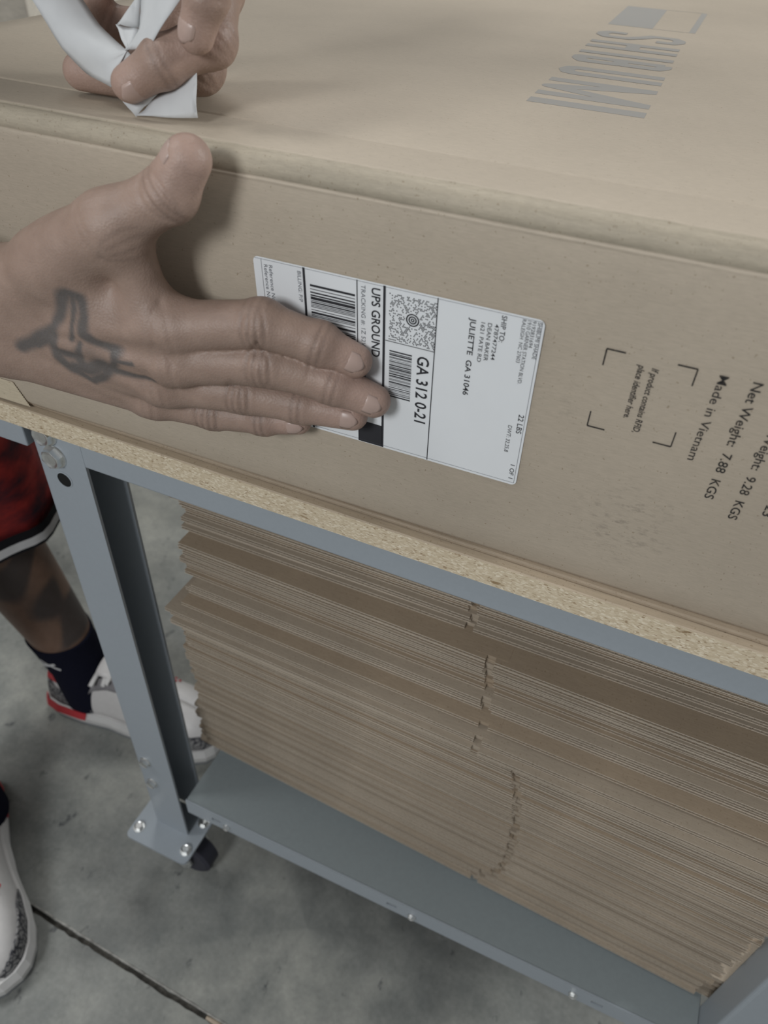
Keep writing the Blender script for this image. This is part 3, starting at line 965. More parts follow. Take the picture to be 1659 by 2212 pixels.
def surface_nets(D, lo, h):
    neg = D < 0
    nx, ny, nz = D.shape
    cnt = np.zeros((nx - 1, ny - 1, nz - 1), np.int8)
    for i in (0, 1):
        for j in (0, 1):
            for k in (0, 1):
                cnt += neg[i:nx - 1 + i, j:ny - 1 + j, k:nz - 1 + k]
    act = (cnt > 0) & (cnt < 8)
    ijk = np.argwhere(act)
    idx = np.full(act.shape, -1, np.int64); idx[act] = np.arange(len(ijk))
    acc = np.zeros((len(ijk), 3)); num = np.zeros(len(ijk))
    C = [(0, 0, 0), (1, 0, 0), (0, 1, 0), (1, 1, 0), (0, 0, 1), (1, 0, 1), (0, 1, 1), (1, 1, 1)]
    val = [D[ijk[:, 0] + c[0], ijk[:, 1] + c[1], ijk[:, 2] + c[2]] for c in C]
    for a in range(8):
        for b in range(a + 1, 8):
            if sum(abs(C[a][k] - C[b][k]) for k in range(3)) != 1: continue
            x = (val[a] < 0) != (val[b] < 0)
            t = val[a] / np.where(x, val[a] - val[b], 1)
            p = np.array(C[a])[None] + t[:, None] * (np.array(C[b]) - np.array(C[a]))[None]
            acc[x] += p[x]; num[x] += 1
    V = lo + h * (ijk + acc / num[:, None])
    F = []
    for ax in range(3):
        sa = [slice(None)] * 3; sb = [slice(None)] * 3
        sa[ax] = slice(0, -1); sb[ax] = slice(1, None)
        A = neg[tuple(sa)]; B = neg[tuple(sb)]
        e = np.argwhere(A != B)
        u, w = [(1, 2), (2, 0), (0, 1)][ax]
        ok = (e[:, u] > 0) & (e[:, w] > 0) & (e[:, u] < D.shape[u] - 1) & (e[:, w] < D.shape[w] - 1)
        e = e[ok]
        flip = A[e[:, 0], e[:, 1], e[:, 2]]
        def cell(du, dw):
            q = e.copy(); q[:, u] += du; q[:, w] += dw
            return idx[q[:, 0], q[:, 1], q[:, 2]]
        q = np.stack([cell(-1, -1), cell(0, -1), cell(0, 0), cell(-1, 0)], 1)
        q[~flip] = q[~flip][:, ::-1]
        F.append(q)
    F = np.concatenate(F)
    F = F[(F >= 0).all(1)]
    return V, F


# right hand, pressed on the label, back of the hand to the camera
RH = {'index': [(-0.0327, -0.0350, 0.8652), (0.0142, -0.0271, 0.8747), (0.0430, -0.0192, 0.8674), (0.0611, -0.0139, 0.8595)],
      'middle': [(-0.0354, -0.0356, 0.8457), (0.0150, -0.0265, 0.8525), (0.0500, -0.0176, 0.8450), (0.0716, -0.0123, 0.8374)],
      'ring': [(-0.0477, -0.0324, 0.8259), (-0.0027, -0.0229, 0.8267), (0.0283, -0.0158, 0.8240), (0.0586, -0.0109, 0.8234)],
      'pinky': [(-0.0630, -0.0273, 0.8083), (-0.0294, -0.0186, 0.8029), (0.0022, -0.0133, 0.8047), (0.0231, -0.0092, 0.8072)],
      'thumb': [(-0.0991, -0.0470, 0.8900), (-0.0600, -0.0430, 0.9145), (-0.0260, -0.0345, 0.9345), (-0.0160, -0.0315, 0.9500)]}
RR = {'index': (.0138, .0122, .0105, .0088), 'middle': (.0140, .0124, .0108, .0090), 'ring': (.0132, .0116, .0101, .0085), 'pinky': (.0118, .0102, .0091, .0078), 'thumb': (.0165, .0146, .0130, .0112)}
RW = (-0.1408, -0.0490, 0.8520); RE = (-.385, -.135, .900)
# left hand, pinching the backing paper over the lid
LHD = {'index': [(-0.0492, 0.0550, 1.0118), (-0.0417, 0.0330, 0.9850), (-0.0598, 0.0170, 0.9760), (-0.0765, 0.0100, 0.9660)],
       'thumb': [(-0.0455, 0.0300, 1.0230), (-0.0297, 0.0160, 1.0065), (-0.0364, 0.0140, 0.9905)],
       'middle': [(-0.0636, 0.0750, 1.0014), (-0.0579, 0.0440, 0.9700), (-0.0922, 0.0360, 0.9625), (-0.1244, 0.0300, 0.9625)],
       'ring': [(-0.0749, 0.0800, 1.0060), (-0.1093, 0.0750, 0.9762), (-0.1325, 0.0650, 0.9784), (-0.1326, 0.0600, 0.9928)],
       'pinky': [(-0.0830, 0.0900, 0.9964), (-0.0730, 0.0600, 0.9645), (-0.0846, 0.0550, 0.9625), (-0.0864, 0.0500, 0.9691)]}
LR = {'index': (.0130, .0118, .0108, .0090), 'middle': (.0130, .0122, .0110, .0095), 'ring': (.0125, .0115, .0100, .0085), 'pinky': (.0115, .0108, .0095, .0080), 'thumb': (.0120, .0098, .0086)}
LWR = (-0.0660, 0.0700, 1.0590); LE = (-.185, .215, 1.255)


RSP = (.002, .002, .0165); LSP = (.004, -.024, .003)


def sub(a, b): return np.array(a, float) - np.array(b, float)


def unit(a): return np.array(a, float) / np.linalg.norm(a)


def mid(a, b, t=.5): return tuple(np.array(a) * (1 - t) + np.array(b) * t)


def hand(Fd, J, R, W, E, spread, k_fin, dors, wrinkles=True):
    """one hand + forearm in the field Fd; spread: vector across the wrist towards the thumb side"""
    P = Fd.new()
    sp = np.array(spread, float)
    Wu, Wl = np.array(W) + sp, np.array(W) - sp
    Fd.cone(P, W, E, .0225, .040, .008)
    Fd.cone(P, Wu, mid(Wu, E), .0185, .029, .008); Fd.cone(P, Wl, mid(Wl, E), .0185, .029, .008)
    Fd.cone(P, Wu, J['index'][0], .0195, R['index'][0] * 1.02, .008)
    Fd.cone(P, mid(Wu, Wl, .33), J['middle'][0], .0195, R['middle'][0] * 1.02, .006)
    Fd.cone(P, mid(Wu, Wl, .66), J['ring'][0], .0190, R['ring'][0] * 1.02, .006)
    Fd.cone(P, Wl, J['pinky'][0], .0190, R['pinky'][0] * 1.02, .008)
    dn = unit(dors)
    for a in ('index', 'middle', 'ring', 'pinky'):      # knuckle heads stand proud of the back of the hand
        Fd.ell(P, np.array(J[a][0]) + dn * .0045, (R[a][0] * .82,) * 3, .007)
        Fd.cone(P, np.array(J[a][0]) + dn * (R[a][0] - .0015), mid(W, J[a][0], .45) + dn * .0155, .0022, .0016, .006)
    th = J['thumb']
    if len(th) == 4:
        Fd.cone(P, Wu, th[0], .0195, R['thumb'][0], .010)
        Fd.cone(P, th[0], th[1], R['thumb'][0], R['thumb'][1], .008)
        Fd.cone(P, mid(th[1], th[2], .22), mid(Wu, J['index'][0], .88), .0112, .0112, .014)
        Fd.cone(P, mid(th[0], th[1], .35), mid(Wu, J['index'][0], .60), .0145, .0150, .012)
    else:
        Fd.cone(P, Wu, th[0], .018, .0125, .012)
        Fd.cone(P, th[0], J['index'][0], .0115, .0115, .014)
    out = P
    res = []
    for nm in ('index', 'middle', 'ring', 'pinky', 'thumb'):
        D = P.copy(); js = J[nm]; rs = R[nm]
        f0 = Fd.new()
        for i in range(len(js) - 1):
            Fd.cone(f0, js[i], js[i + 1], rs[i], rs[i + 1], .003)
            if i > 0:   # slightly fuller joint
                Fd.ell(f0, tuple(np.array(js[i])), (rs[i] * (1.04 if nm != 'thumb' else .98),) * 3, .004)
        res.append(smin(P, f0, .006 if nm != 'thumb' else .009))
    D = res[0]
    for r_ in res[1:]:
        D = np.minimum(D, r_)
    if wrinkles:
        for nm in ('index', 'middle', 'ring', 'pinky', 'thumb'):
            js = J[nm]; rs = R[nm]
            for i in range(1, len(js) - 1):
                t = unit(sub(js[i + 1], js[i - 1])); n_ = np.array(dors, float); n_ = unit(n_ - t * (n_ @ t))
                big_ = (i == 1 and len(js) == 4 and nm != 'thumb') or (nm == 'thumb' and i == len(js) - 2)
                Fd.groove(D, js[i], t, n_, (-.0066, -.0028, .0016, .0056) if big_ else (-.0018, .0022), .0011 if big_ else .0007, .0011, rs[i] * 1.5)
            if len(js) == 4 and nm != 'thumb':
                t = unit(sub(js[1], js[0])); n_ = np.array(dors, float); n_ = unit(n_ - t * (n_ @ t))
                Fd.groove(D, js[0], t, n_, (-.006, -.001, .004), .0006, .0014, rs[0] * 1.5)
    if wrinkles and len(th) == 4:
        Fd.groove(D, (-.040, -.0585, .9140), unit((-.42, 0, .9)), (0, -1, 0), (-.008, -.003, .002, .007), .0014, .0013, .017)
    return D


SKIN = np.array((0.345, 0.248, 0.200))
TAT = [[(-0.0749, 0.8875), (-0.0688, 0.8843), (-0.0677, 0.8748), (-0.0706, 0.8643), (-0.0645, 0.8593), (-0.0547, 0.8579), (-0.0561, 0.8485), (-0.0670, 0.8388), (-0.0773, 0.8321), (-0.0851, 0.8373), (-0.0916, 0.8457), (-0.0922, 0.8550), (-0.0860, 0.8678), (-0.0782, 0.8803), (-0.0749, 0.8875)], [(-0.0891, 0.8629), (-0.1008, 0.8566), (-0.1121, 0.8479)], [(-0.0902, 0.8583), (-0.1025, 0.8525)], [(-0.0726, 0.8838), (-0.0742, 0.8724), (-0.0798, 0.8599)], [(-0.0741, 0.8578), (-0.0788, 0.8479)], [(-0.0839, 0.8407), (-0.0759, 0.8405), (-0.0663, 0.8453)], [(-0.0673, 0.8419), (-0.0492, 0.8403), (-0.0378, 0.8399)], [(-0.0570, 0.8499), (-0.0463, 0.8509)], [(-0.0889, 0.8493), (-0.0810, 0.8491), (-0.0776, 0.8434)]]
TATW = [.0030, .0034, .0026, .0016, .0024, .0050, .0022, .0018, .0030]


def seg_dist(x, z, pl):
    d = np.full(x.shape, 9.0)
    for (a0, a1), (b0, b1) in zip(pl[:-1], pl[1:]):
        vx, vz = b0 - a0, b1 - a1
        t = np.clip(((x - a0) * vx + (z - a1) * vz) / (vx * vx + vz * vz), 0, 1)
        d = np.minimum(d, np.hypot(x - a0 - t * vx, z - a1 - t * vz))
    return d


def vnoise(p, s, seed=0):
    r = np.random.default_rng(seed); q = np.zeros(len(p))
    for _ in range(7):
        k = r.normal(size=3) * s; q += np.sin(p @ k + r.random() * 6.28)
    return q / 7 ** .5


def skin_col(V, J=None, R=None, tattoo=False, leg=False, pink=1.0):
    C = np.tile(SKIN, (len(V), 1)) * (1 + .04 * vnoise(V, 60, 1))[:, None]
    if J:
        for nm in J:
            js, rs = J[nm], R[nm]
            tip = np.array(js[-1])
            w = np.exp(-(np.linalg.norm(V - tip, axis=1) / .017) ** 2)[:, None]
            C = C * (1 - w) + w * np.array((.43, .300, .250))
            for i in range(1, len(js) - 1):
                w = (.25 * np.exp(-(np.linalg.norm(V - np.array(js[i]), axis=1) / .0135) ** 4))[:, None]
                C = C * (1 - w) + w * np.array((.19, .125, .10))
            if len(js) == 4:
                for i in (1, 2):
                    t = unit(sub(js[i + 1], js[i - 1])); q = V - np.array(js[i]); st = q @ t
                    offs = (-.0066, -.0028, .0016, .0056) if i == 1 else (-.0018, .0022)
                    g = sum(np.exp(-((st - o) / .0009) ** 2) for o in offs) * np.exp(-(np.linalg.norm(q, axis=1) / .0145) ** 6)
                    C = C * (1 - .30 * np.clip(g, 0, 1)[:, None])  # darker lines along the finger creases
            w = (.18 * np.exp(-(np.linalg.norm(V - np.array(js[0]), axis=1) / .015) ** 4))[:, None]
            C = C * (1 - w) + w * np.array((.22, .145, .115))
    if tattoo:
        q = V - np.array((-.040, -.0585, .9140)); st = q @ unit((-.42, 0, .9))
        g = sum(np.exp(-((st - o * (1 - ((q[:, 0] * .9 + q[:, 2] * .42) / .016) ** 2)) / .0011) ** 2) for o in (-.008, -.003, .002, .007)) * np.clip(1.6 - np.linalg.norm(q, axis=1) / .013, 0, 1)
        C = C * (1 - .20 * np.clip(g, 0, 1)[:, None])  # darker lines along the folds of the thumb web
        wx = V[:, 0] + .005 + .0009 * vnoise(V, 260, 4); wz = V[:, 2] + .003 + .0009 * vnoise(V, 260, 5)
        k = np.zeros(len(V))
        for pl, w in zip(TAT, TATW):
            k = np.maximum(k, np.clip(1.5 - seg_dist(wx, wz, pl) / w, 0, 1) * .86)
        ins = np.exp(-(((V[:, 0] + .080) / .015) ** 2 + ((V[:, 2] - .843) / .013) ** 2) ** 2) * (.30 + .25 * vnoise(V, 190, 9))
        k = np.clip(np.maximum(k, ins), 0, .85) * (V[:, 1] < -.030)
        C = C * (1 - k[:, None]) + k[:, None] * np.array((.105, .105, .105))
    if leg:
        C = C * np.array((.66, .58, .52))
        k = np.clip((vnoise(V, 42, 21) - .10) * 2.2, 0, .8) * ((V[:, 2] > .17) & (V[:, 2] < .46))
        C = C * (1 - k[:, None]) + k[:, None] * np.array((.055, .055, .058))
    return C * np.array((1, pink, pink))


parts = []   # (verts, faces, colours) joined into one body mesh
FR = Field((-.225, -.118, .775), (.086, .004, .975), .00125)
D = hand(FR, RH, RR, RW, RE, RSP, 0, (0, -1, .15))
V, F = surface_nets(D, FR.lo, FR.h); parts.append((V, F, skin_col(V, RH, RR, tattoo=True)))
FL = Field((-.175, -.02, .945), (.01, .17, 1.09), .0015)
D = hand(FL, LHD, LR, LWR, LE, LSP, 0, (.75, -.55, .35))
V, F = surface_nets(D, FL.lo, FL.h); parts.append((V, F, skin_col(V, LHD, LR)))

ANK_L = (-.472, .157, .100); KNE_L = (-.585, .150, .490); HIP_L = (-.690, .140, .900)
ANK_R = (-.482, -.070, .100); KNE_R = (-.560, -.060, .500); HIP_R = (-.690, -.060, .900)
SHO_L = (-.440, .250, 1.330); SHO_R = (-.480, -.140, 1.310)
HEAD = (-.340, .050, 1.580); NECK = (-.440, .055, 1.400)


def body_field(Fd, k=.03):
    D = Fd.new()
    for A, K, H in ((ANK_L, KNE_L, HIP_L), (ANK_R, KNE_R, HIP_R)):
        A_, K_, H_ = map(np.array, (A, K, H))
        Fd.cone(D, A_ + (0, 0, -.04), A_, .036, .035, .01)
        Fd.cone(D, A, K, .035, .054, .015)
        calf = mid(A_, K_, .60) + np.array((-.028, 0, 0))
        Fd.cone(D, mid(A_, K_, .20), calf, .037, .056, .02); Fd.cone(D, calf, mid(A_, K_, .9), .056, .050, .02)
        Fd.cone(D, K, H, .060, .082, .02)
    Fd.cone(D, mid(HIP_L, HIP_R, .2), mid(HIP_L, HIP_R, .8), .115, .115, k)
    Fd.cone(D, (-.68, .045, .95), (-.52, .055, 1.22), .108, .112, .04)
    Fd.cone(D, (-.52, .12, 1.22), (-.50, .0, 1.22), .100, .100, .04)
    Fd.cone(D, SHO_L, SHO_R, .054, .054, .03)
    Fd.cone(D, mid(SHO_L, SHO_R), HEAD, .060, .056, .03)
    for S, E_, W_, sp in ((SHO_L, LE, LWR, LSP), (SHO_R, RE, RW, RSP)):
        Fd.cone(D, S, E_, .056, .041, .012)
        Wu, Wl = np.array(W_) + np.array(sp), np.array(W_) - np.array(sp)
        Fd.cone(D, W_, E_, .0225, .040, .008)
        Fd.cone(D, Wu, mid(Wu, E_), .0185, .029, .008); Fd.cone(D, Wl, mid(Wl, E_), .0185, .029, .008)
    rot = Matrix.Rotation(math.radians(28), 3, 'Y')
    rt = np.array(rot.transposed())
    Fd.ell(D, HEAD + np.array((0, 0, .02)), (.098, .076, .112), .02, rt)
    Fd.ell(D, HEAD + np.array((.035, 0, -.055)), (.060, .052, .060), .03, rt)
    Fd.cone(D, HEAD + np.array((.094, 0, .0)), HEAD + np.array((.103, 0, -.04)), .010, .016, .012)
    for s in (-1, 1):
        Fd.ell(D, HEAD + np.array((-.005, s * .077, -.01)), (.020, .009, .031), .006)
    Fd.cone(D, HEAD + np.array((.078, -.022, -.075)), HEAD + np.array((.078, .022, -.075)), .009, .009, .008)
    return D


FG = Field((-.76, .03, .07), (-.36, .28, .56), .0045)
D = body_field(FG); V, F = surface_nets(D, FG.lo, FG.h); parts.append((V, F, skin_col(V, leg=True)))
fine_boxes = [(FG.lo, FG.lo + FG.h * (FG.n - 1)), (FR.lo, FR.lo + FR.h * (FR.n - 1)), (FL.lo, FL.lo + FL.h * (FL.n - 1))]
FB = Field((-1.0, -.32, .05), (.06, .45, 1.76), .010)
D = body_field(FB); V, F = surface_nets(D, FB.lo, FB.h)
ctr = V[F].mean(1); keep = np.ones(len(F), bool)
for lo, hi in fine_boxes:
    keep &= ~((ctr > lo + .008) & (ctr < hi - .008)).all(1)
F = F[keep]; used = np.unique(F); re_ = np.full(len(V), -1); re_[used] = np.arange(len(used)); V = V[used]; F = re_[F]
parts.append((V, F, skin_col(V)))
PV = np.concatenate([p[0] for p in parts]); off = np.cumsum([0] + [len(p[0]) for p in parts])
PF = np.concatenate([p[1] + o for p, o in zip(parts, off)]); PC = np.concatenate([p[2] for p in parts])
me = bpy.data.meshes.new('body')
me.vertices.add(len(PV)); me.vertices.foreach_set('co', PV.astype(np.float32).ravel())
me.loops.add(len(PF) * 4); me.loops.foreach_set('vertex_index', PF.astype(np.int32).ravel())
me.polygons.add(len(PF)); me.polygons.foreach_set('loop_start', np.arange(0, len(PF) * 4, 4, dtype=np.int32))
me.update(calc_edges=True); me.validate()
me.polygons.foreach_set('use_smooth', [True] * len(me.polygons))
ca_ = me.color_attributes.new('Col', 'FLOAT_COLOR', 'POINT')
ca_.data.foreach_set('color', np.c_[np.clip(PC, 0, 1), np.ones(len(PC))].astype(np.float32).ravel())
PERSON = thing('person', 'person in red shorts and white sneakers pressing a label onto the box', 'person', (-.60, .05, 0))
obj('body', me, M['skin'], PERSON, label='brown skin with tattoos on hand and shin')


def nail(tip, dip, dors, r, w=.0105, l=.0112, fwd=.0048, lift=.0004):
    t = unit(sub(tip, dip)); n_ = np.array(dors, float); n_ = unit(n_ - t * (n_ @ t)); s = np.cross(t, n_)
    nu, nv = 9, 8; v = []
    for i in range(nu):
        u = i / (nu - 1) * 2 - 1
        for j in range(nv):
            q = j / (nv - 1)
            ww = w / 2 * (1 - .45 * max(0, (q - .7) / .3) ** 2) * (1 - .25 * max(0, (.2 - q) / .2))
            x = u * ww
            end = l * (1 - .18 * u * u)
            rr_ = r + lift
            y = math.sqrt(max(rr_ * rr_ - x * x, 1e-8)) - .0010 * (q - .35) ** 2 * 3 - (.0009 if q == 0 else 0)
            v.append(np.array(tip) + t * (fwd - l + end * q) + n_ * y + s * x)
    f = [(i * nv + j, (i + 1) * nv + j, (i + 1) * nv + j + 1, i * nv + j + 1) for i in range(nu - 1) for j in range(nv - 1)]
    me = mesh('fingernail', v, f, True)
    o = obj('fingernail', me, M['nail'], PERSON)
    md = o.modifiers.new('thick', 'SOLIDIFY'); md.thickness = .0007; md.offset = -1
    return o


for nm, d in (('index', (.05, -.9, .45)), ('middle', (.05, -.95, .30)), ('ring', (.05, -.98, .15)), ('pinky', (.05, -.98, -.05)), ('thumb', (-.75, -.6, .2))):
    nail(RH[nm][-1], RH[nm][-2], d, RR[nm][-1], w=.0105 if nm not in ('pinky', 'thumb') else (.0085 if nm == 'pinky' else .0135))
for nm, d in (('index', (.50, -.70, -.45)), ('middle', (.3, .1, .9)), ('ring', (-.8, .2, .2)), ('pinky', (-.4, .2, .8)), ('thumb', (-.25, -.95, .2))):
    nail(LHD[nm][-1], LHD[nm][-2], d, LR[nm][-1], w=.0115 if nm != 'thumb' else .0120)

# clothing -----------------------------------------------------------------


def ring(c, rx, ry, n=40, ax=None, wob=0.0, ph=0.0, lobes=5):
    out = []
    c = np.array(c, float)
    if ax is None:
        e1, e2 = np.array((1, 0, 0.)), np.array((0, 1, 0.))
    else:
        a = unit(ax); e1 = unit(np.array((1, 0, 0.)) - a * a[0]) if abs(a[0]) < .9 else unit(np.array((0, 0, 1.)) - a * a[2]); e2 = np.cross(a, e1)
    for t in np.linspace(0, 2 * math.pi, n, False):
        k = 1 + wob * math.sin(lobes * t + ph) + wob * .5 * math.sin((lobes * 2 + 1) * t + ph * 1.7)
        out.append(tuple(c + e1 * rx * k * math.cos(t) + e2 * ry * k * math.sin(t)))
    return out


HEM_L = np.array((-.560, .150, .378)); HEM_R = np.array((-.545, -.065, .375))


def shorts_tube(hem, hip, r0, r1, inner=.93):
    rings = []
    rings.append(ring(hem + np.array((0, 0, .012)), r0 * inner, r0 * inner, 48, None, .035, 1.0))
    for i in range(15):
        t = i / 14
        c = np.array(hem) * (1 - t) + np.array(hip) * t
        r = r0 * (1 - t) + r1 * t
        rings.append(ring(c, r, r, 48, None, .035 * (1 - .5 * t), 1.0 + 1.2 * t))
    return rings


vv, ff = [], []


def add_rings(rings):
    n = len(rings[0]); o = len(vv)
    for r in rings: vv.extend(r)
    for i in range(len(rings) - 1):
        for j in range(n):
            k = (j + 1) % n
            ff.append((o + i * n + j, o + i * n + k, o + (i + 1) * n + k, o + (i + 1) * n + j))


add_rings(shorts_tube(HEM_L, HIP_L, .108, .118)); add_rings(shorts_tube(HEM_R, HIP_R, .108, .118))
add_rings([ring((-.695, .04, z), rx, ry, 48, None, .01, 0) for z, rx, ry in ((.78, .10, .17), (.85, .135, .215), (.93, .138, .205), (1.00, .132, .175), (1.03, .130, .165))])
SHORTS = obj('shorts', mesh('shorts', vv, ff, True), M['shorts'], PERSON, label='red and black tie-dye basketball shorts')
for hem in (HEM_L, HEM_R):
    for z0, z1, mt, e in ((-.001, .0035, 'black_cloth', 1.012), (.0035, .0165, 'white_cloth', 1.014), (.0165, .0300, 'black_cloth', 1.012)):
        rr_ = [ring(hem + np.array((-.0003, 0, z)), .108 * e, .108 * e, 48, None, .035, 1.0 + 1.2 * z / .5) for z in np.linspace(z0, z1, 3)]
        obj('hem_stripe', loft('hem_stripe', rr_), M[mt], SHORTS, label='white hem stripe' if mt == 'white_cloth' else 'black hem stripe')
tors = [((-.70, .045, .93), .148, .195), ((-.66, .045, 1.02), .150, .190), ((-.60, .05, 1.12), .150, .195), ((-.54, .055, 1.22), .152, .205), ((-.485, .055, 1.30), .142, .225), ((-.455, .055, 1.36), .120, .205), ((-.44, .055, 1.395), .095, .13), ((-.43, .055, 1.415), .072, .08)]
ax = (.45, 0, .89)
SHIRT = obj('shirt', loft('shirt', [ring(c, a, b_, 48, ax, .012, i) for i, (c, a, b_) in enumerate(tors)]), M['shirt'], PERSON, label='plain dark short-sleeved shirt')
for S, E_ in ((SHO_L, LE), (SHO_R, RE)):
    d = sub(E_, S)
    obj('sleeve', loft('sleeve', [ring(np.array(S) + d * t, r, r, 32, d, .02, t * 3) for t, r in ((-.22, .060), (-.12, .082), (.1, .082), (.4, .074), (.72, .068))]), M['shirt'], SHIRT)
# hair cap and eyes
hv = []
for i in range(9):
    th_ = i / 8 * math.pi * .52
    hv.append([tuple(np.array(HEAD) + np.array((-.004, 0, .024)) + np.array((.101 * math.sin(th_ + .0001) * math.cos(t) - .02 * math.sin(th_), .079 * math.sin(th_ + .0001) * math.sin(t), .116 * math.cos(th_)))) for t in np.linspace(0, 2 * math.pi, 32, False)])
obj('hair', loft('hair', hv), M['black_cloth'], PERSON)
for s in (-1, 1):
    bm = bmesh.new(); bmesh.ops.create_uvsphere(bm, u_segments=16, v_segments=10, radius=.0125)
    obj('eye', bm_mesh('eye', bm, True), M['white_cloth'], PERSON, loc=tuple(np.array(HEAD) + np.array((.078, s * .031, .002))))

# socks
for A, K, S in ((ANK_L, KNE_L, 1), (ANK_R, KNE_R, 0)):
    A_, K_ = np.array(A), np.array(K)
    rs = []
    for z, r in ((.030, .040), (.055, .0405), (.080, .0405), (.105, .0410), (.130, .0425), (.155, .0440), (.168, .0455), (.171, .0455), (.171, .0420)):
        t = (z - A_[2]) / (K_[2] - A_[2])
        c = A_ + (K_ - A_) * max(t, 0) * (1.0); c[2] = z
        if z < .09: c[0] += (.09 - z) * .10
        rs.append(ring(c - np.array((.003, 0, 0)), r * 1.06, r, 40, None, .006, z * 40))
    SK = obj('sock', loft('sock', rs), M['sock'], PERSON, label='navy crew sock with a small white mark')
    # woven white mark (crossed strokes and a dot) wrapped on the outside of the sock
    P = []

    def on_sock(deg, z, r=.0462):
        t = (z - A_[2]) / (K_[2] - A_[2]); c = A_ + (K_ - A_) * t
        rr_ = np.interp(z, [.105, .130, .155, .171], [.0410, .0425, .0440, .0455]) + .0009
        return (c[0] - .003 + rr_ * 1.06 * math.cos(math.radians(deg)), c[1] + rr_ * math.sin(math.radians(deg)), z)

    def stroke(d0, z0, d1, z1, w):
        L = math.hypot((d1 - d0) * .0008, z1 - z0); nx, nz = -(z1 - z0) / L, (d1 - d0) * .0008 / L
        for i in range(4):
            a, b_ = i / 4, (i + 1) / 4
            P.append([on_sock(d0 + (d1 - d0) * t + s * nx * w / .0008, z0 + (z1 - z0) * t + s * nz * w) for t, s in ((a, -1), (b_, -1), (b_, 1), (a, 1))])
    base = -85
    stroke(base - 17, .137, base + 16, .149, .0021); stroke(base - 12, .151, base + 20, .137, .0021); stroke(base - 20, .143, base + 4, .1435, .0016)
    stroke(base - 47, .143, base - 40, .146, .0030)
    obj('sock_mark', ink_mesh('sock_mark', P), M['white_cloth'], SK)


# sneakers ------------------------------------------------------------------
SL = .302
TW = [0, .015, .05, .12, .25, .40, .55, .68, .80, .88, .94, .975, 1.0]
WW = [.004, .017, .029, .036, .0390, .038, .0440, .0510, .0520, .0470, .0375, .025, .004]
TH_ = [0, .03, .10, .18, .26, .34, .42, .50, .60, .70, .80, .90, .96, 1.0]
HH = [.088, .100, .104, .094, .092, .106, .116, .113, .099, .088, .083, .076, .062, .038]


def sw(t): return float(np.interp(t, TW, WW))


def shh(t): return float(np.interp(t, TH_, HH))


MED = [1]


def bend(t):
    """toe swings to the inner side of the foot"""
    return MED[0] * .013 * max(0, (t - .45) / .55) ** 1.6


def upper_pt(t, phi, grow=0.0):
    """phi: 0 = left sole line ... pi = right sole line"""
    w = sw(.02 + .965 * t) - .003 + grow; h = shh(t) - .028 + grow
    c, s = math.cos(phi), math.sin(phi)
    e = .72
    y = w * math.copysign(abs(c) ** e, c); z = .028 + h * abs(s) ** e
    x = SL * (.012 + .972 * t)
    if t < .1: x += (.1 - t) * .12 * (abs(s))      # heel leans
    lean = 1 - .10 * abs(s)
    return (x, y * lean + bend(x / SL), z)


def open_phi(t):
    """half-opening of the collar measured from vertical"""
    return float(np.interp(t, [0, .02, .05, .25, .33, .56, .62, 1], [.55, .75, .80, .80, .50, .30, 0, 0]))


def upper_patch(name, t0, t1, f0, f1, grow, nt_=24, nf=10, side=0):
    v = []; f = []
    for i in range(nt_ + 1):
        t = t0 + (t1 - t0) * i / nt_
        lim = math.pi / 2 - open_phi(t) * .0
        for j in range(nf + 1):
            q = f0(t) + (f1(t) - f0(t)) * j / nf
            v.append(upper_pt(t, q if side == 0 else math.pi - q, grow))
    for i in range(nt_):
        for j in range(nf):
            a = i * (nf + 1) + j
            f.append((a, a + 1, a + nf + 2, a + nf + 1))
    return v, f


def both(name, t0, t1, f0, f1, grow, nt_=24, nf=10):
    v0, f0_ = upper_patch(name, t0, t1, f0, f1, grow, nt_, nf, 0)
    v1, f1_ = upper_patch(name, t0, t1, f0, f1, grow, nt_, nf, 1)
    n = len(v0)
    me = mesh(name, v0 + v1, f0_ + [tuple(n + i for i in q)[::-1] for q in f1_], True)
    return me


def outline(grow, n=90):
    ts = np.concatenate([np.linspace(0, 1, n)])
    ts = .5 - .5 * np.cos(ts * math.pi)
    L = [(SL * t * 1.0, sw(t) + grow) for t in ts]; Rr = [(SL * t, -sw(t) - grow) for t in ts[::-1]]
    pts = L + Rr
    return [(x + (grow if x > SL * .5 else -grow), y + bend(x / SL)) for x, y in pts]


def band(name, z0, z1, g0, g1, t0=None, t1=None):
    A = outline(g0); B = outline(g1)
    if t0 is not None:
        sel = [i for i, (x, y) in enumerate(A) if t0 * SL <= x <= t1 * SL]
    n = len(A)
    v = [(x, y, z0) for x, y in A] + [(x, y, z1) for x, y in B]
    f = [(i, n + i, n + (i + 1) % n, (i + 1) % n) for i in range(n) if t0 is None or (t0 * SL <= (A[i][0] + A[(i + 1) % n][0]) / 2 <= t1 * SL)]
    return v, f


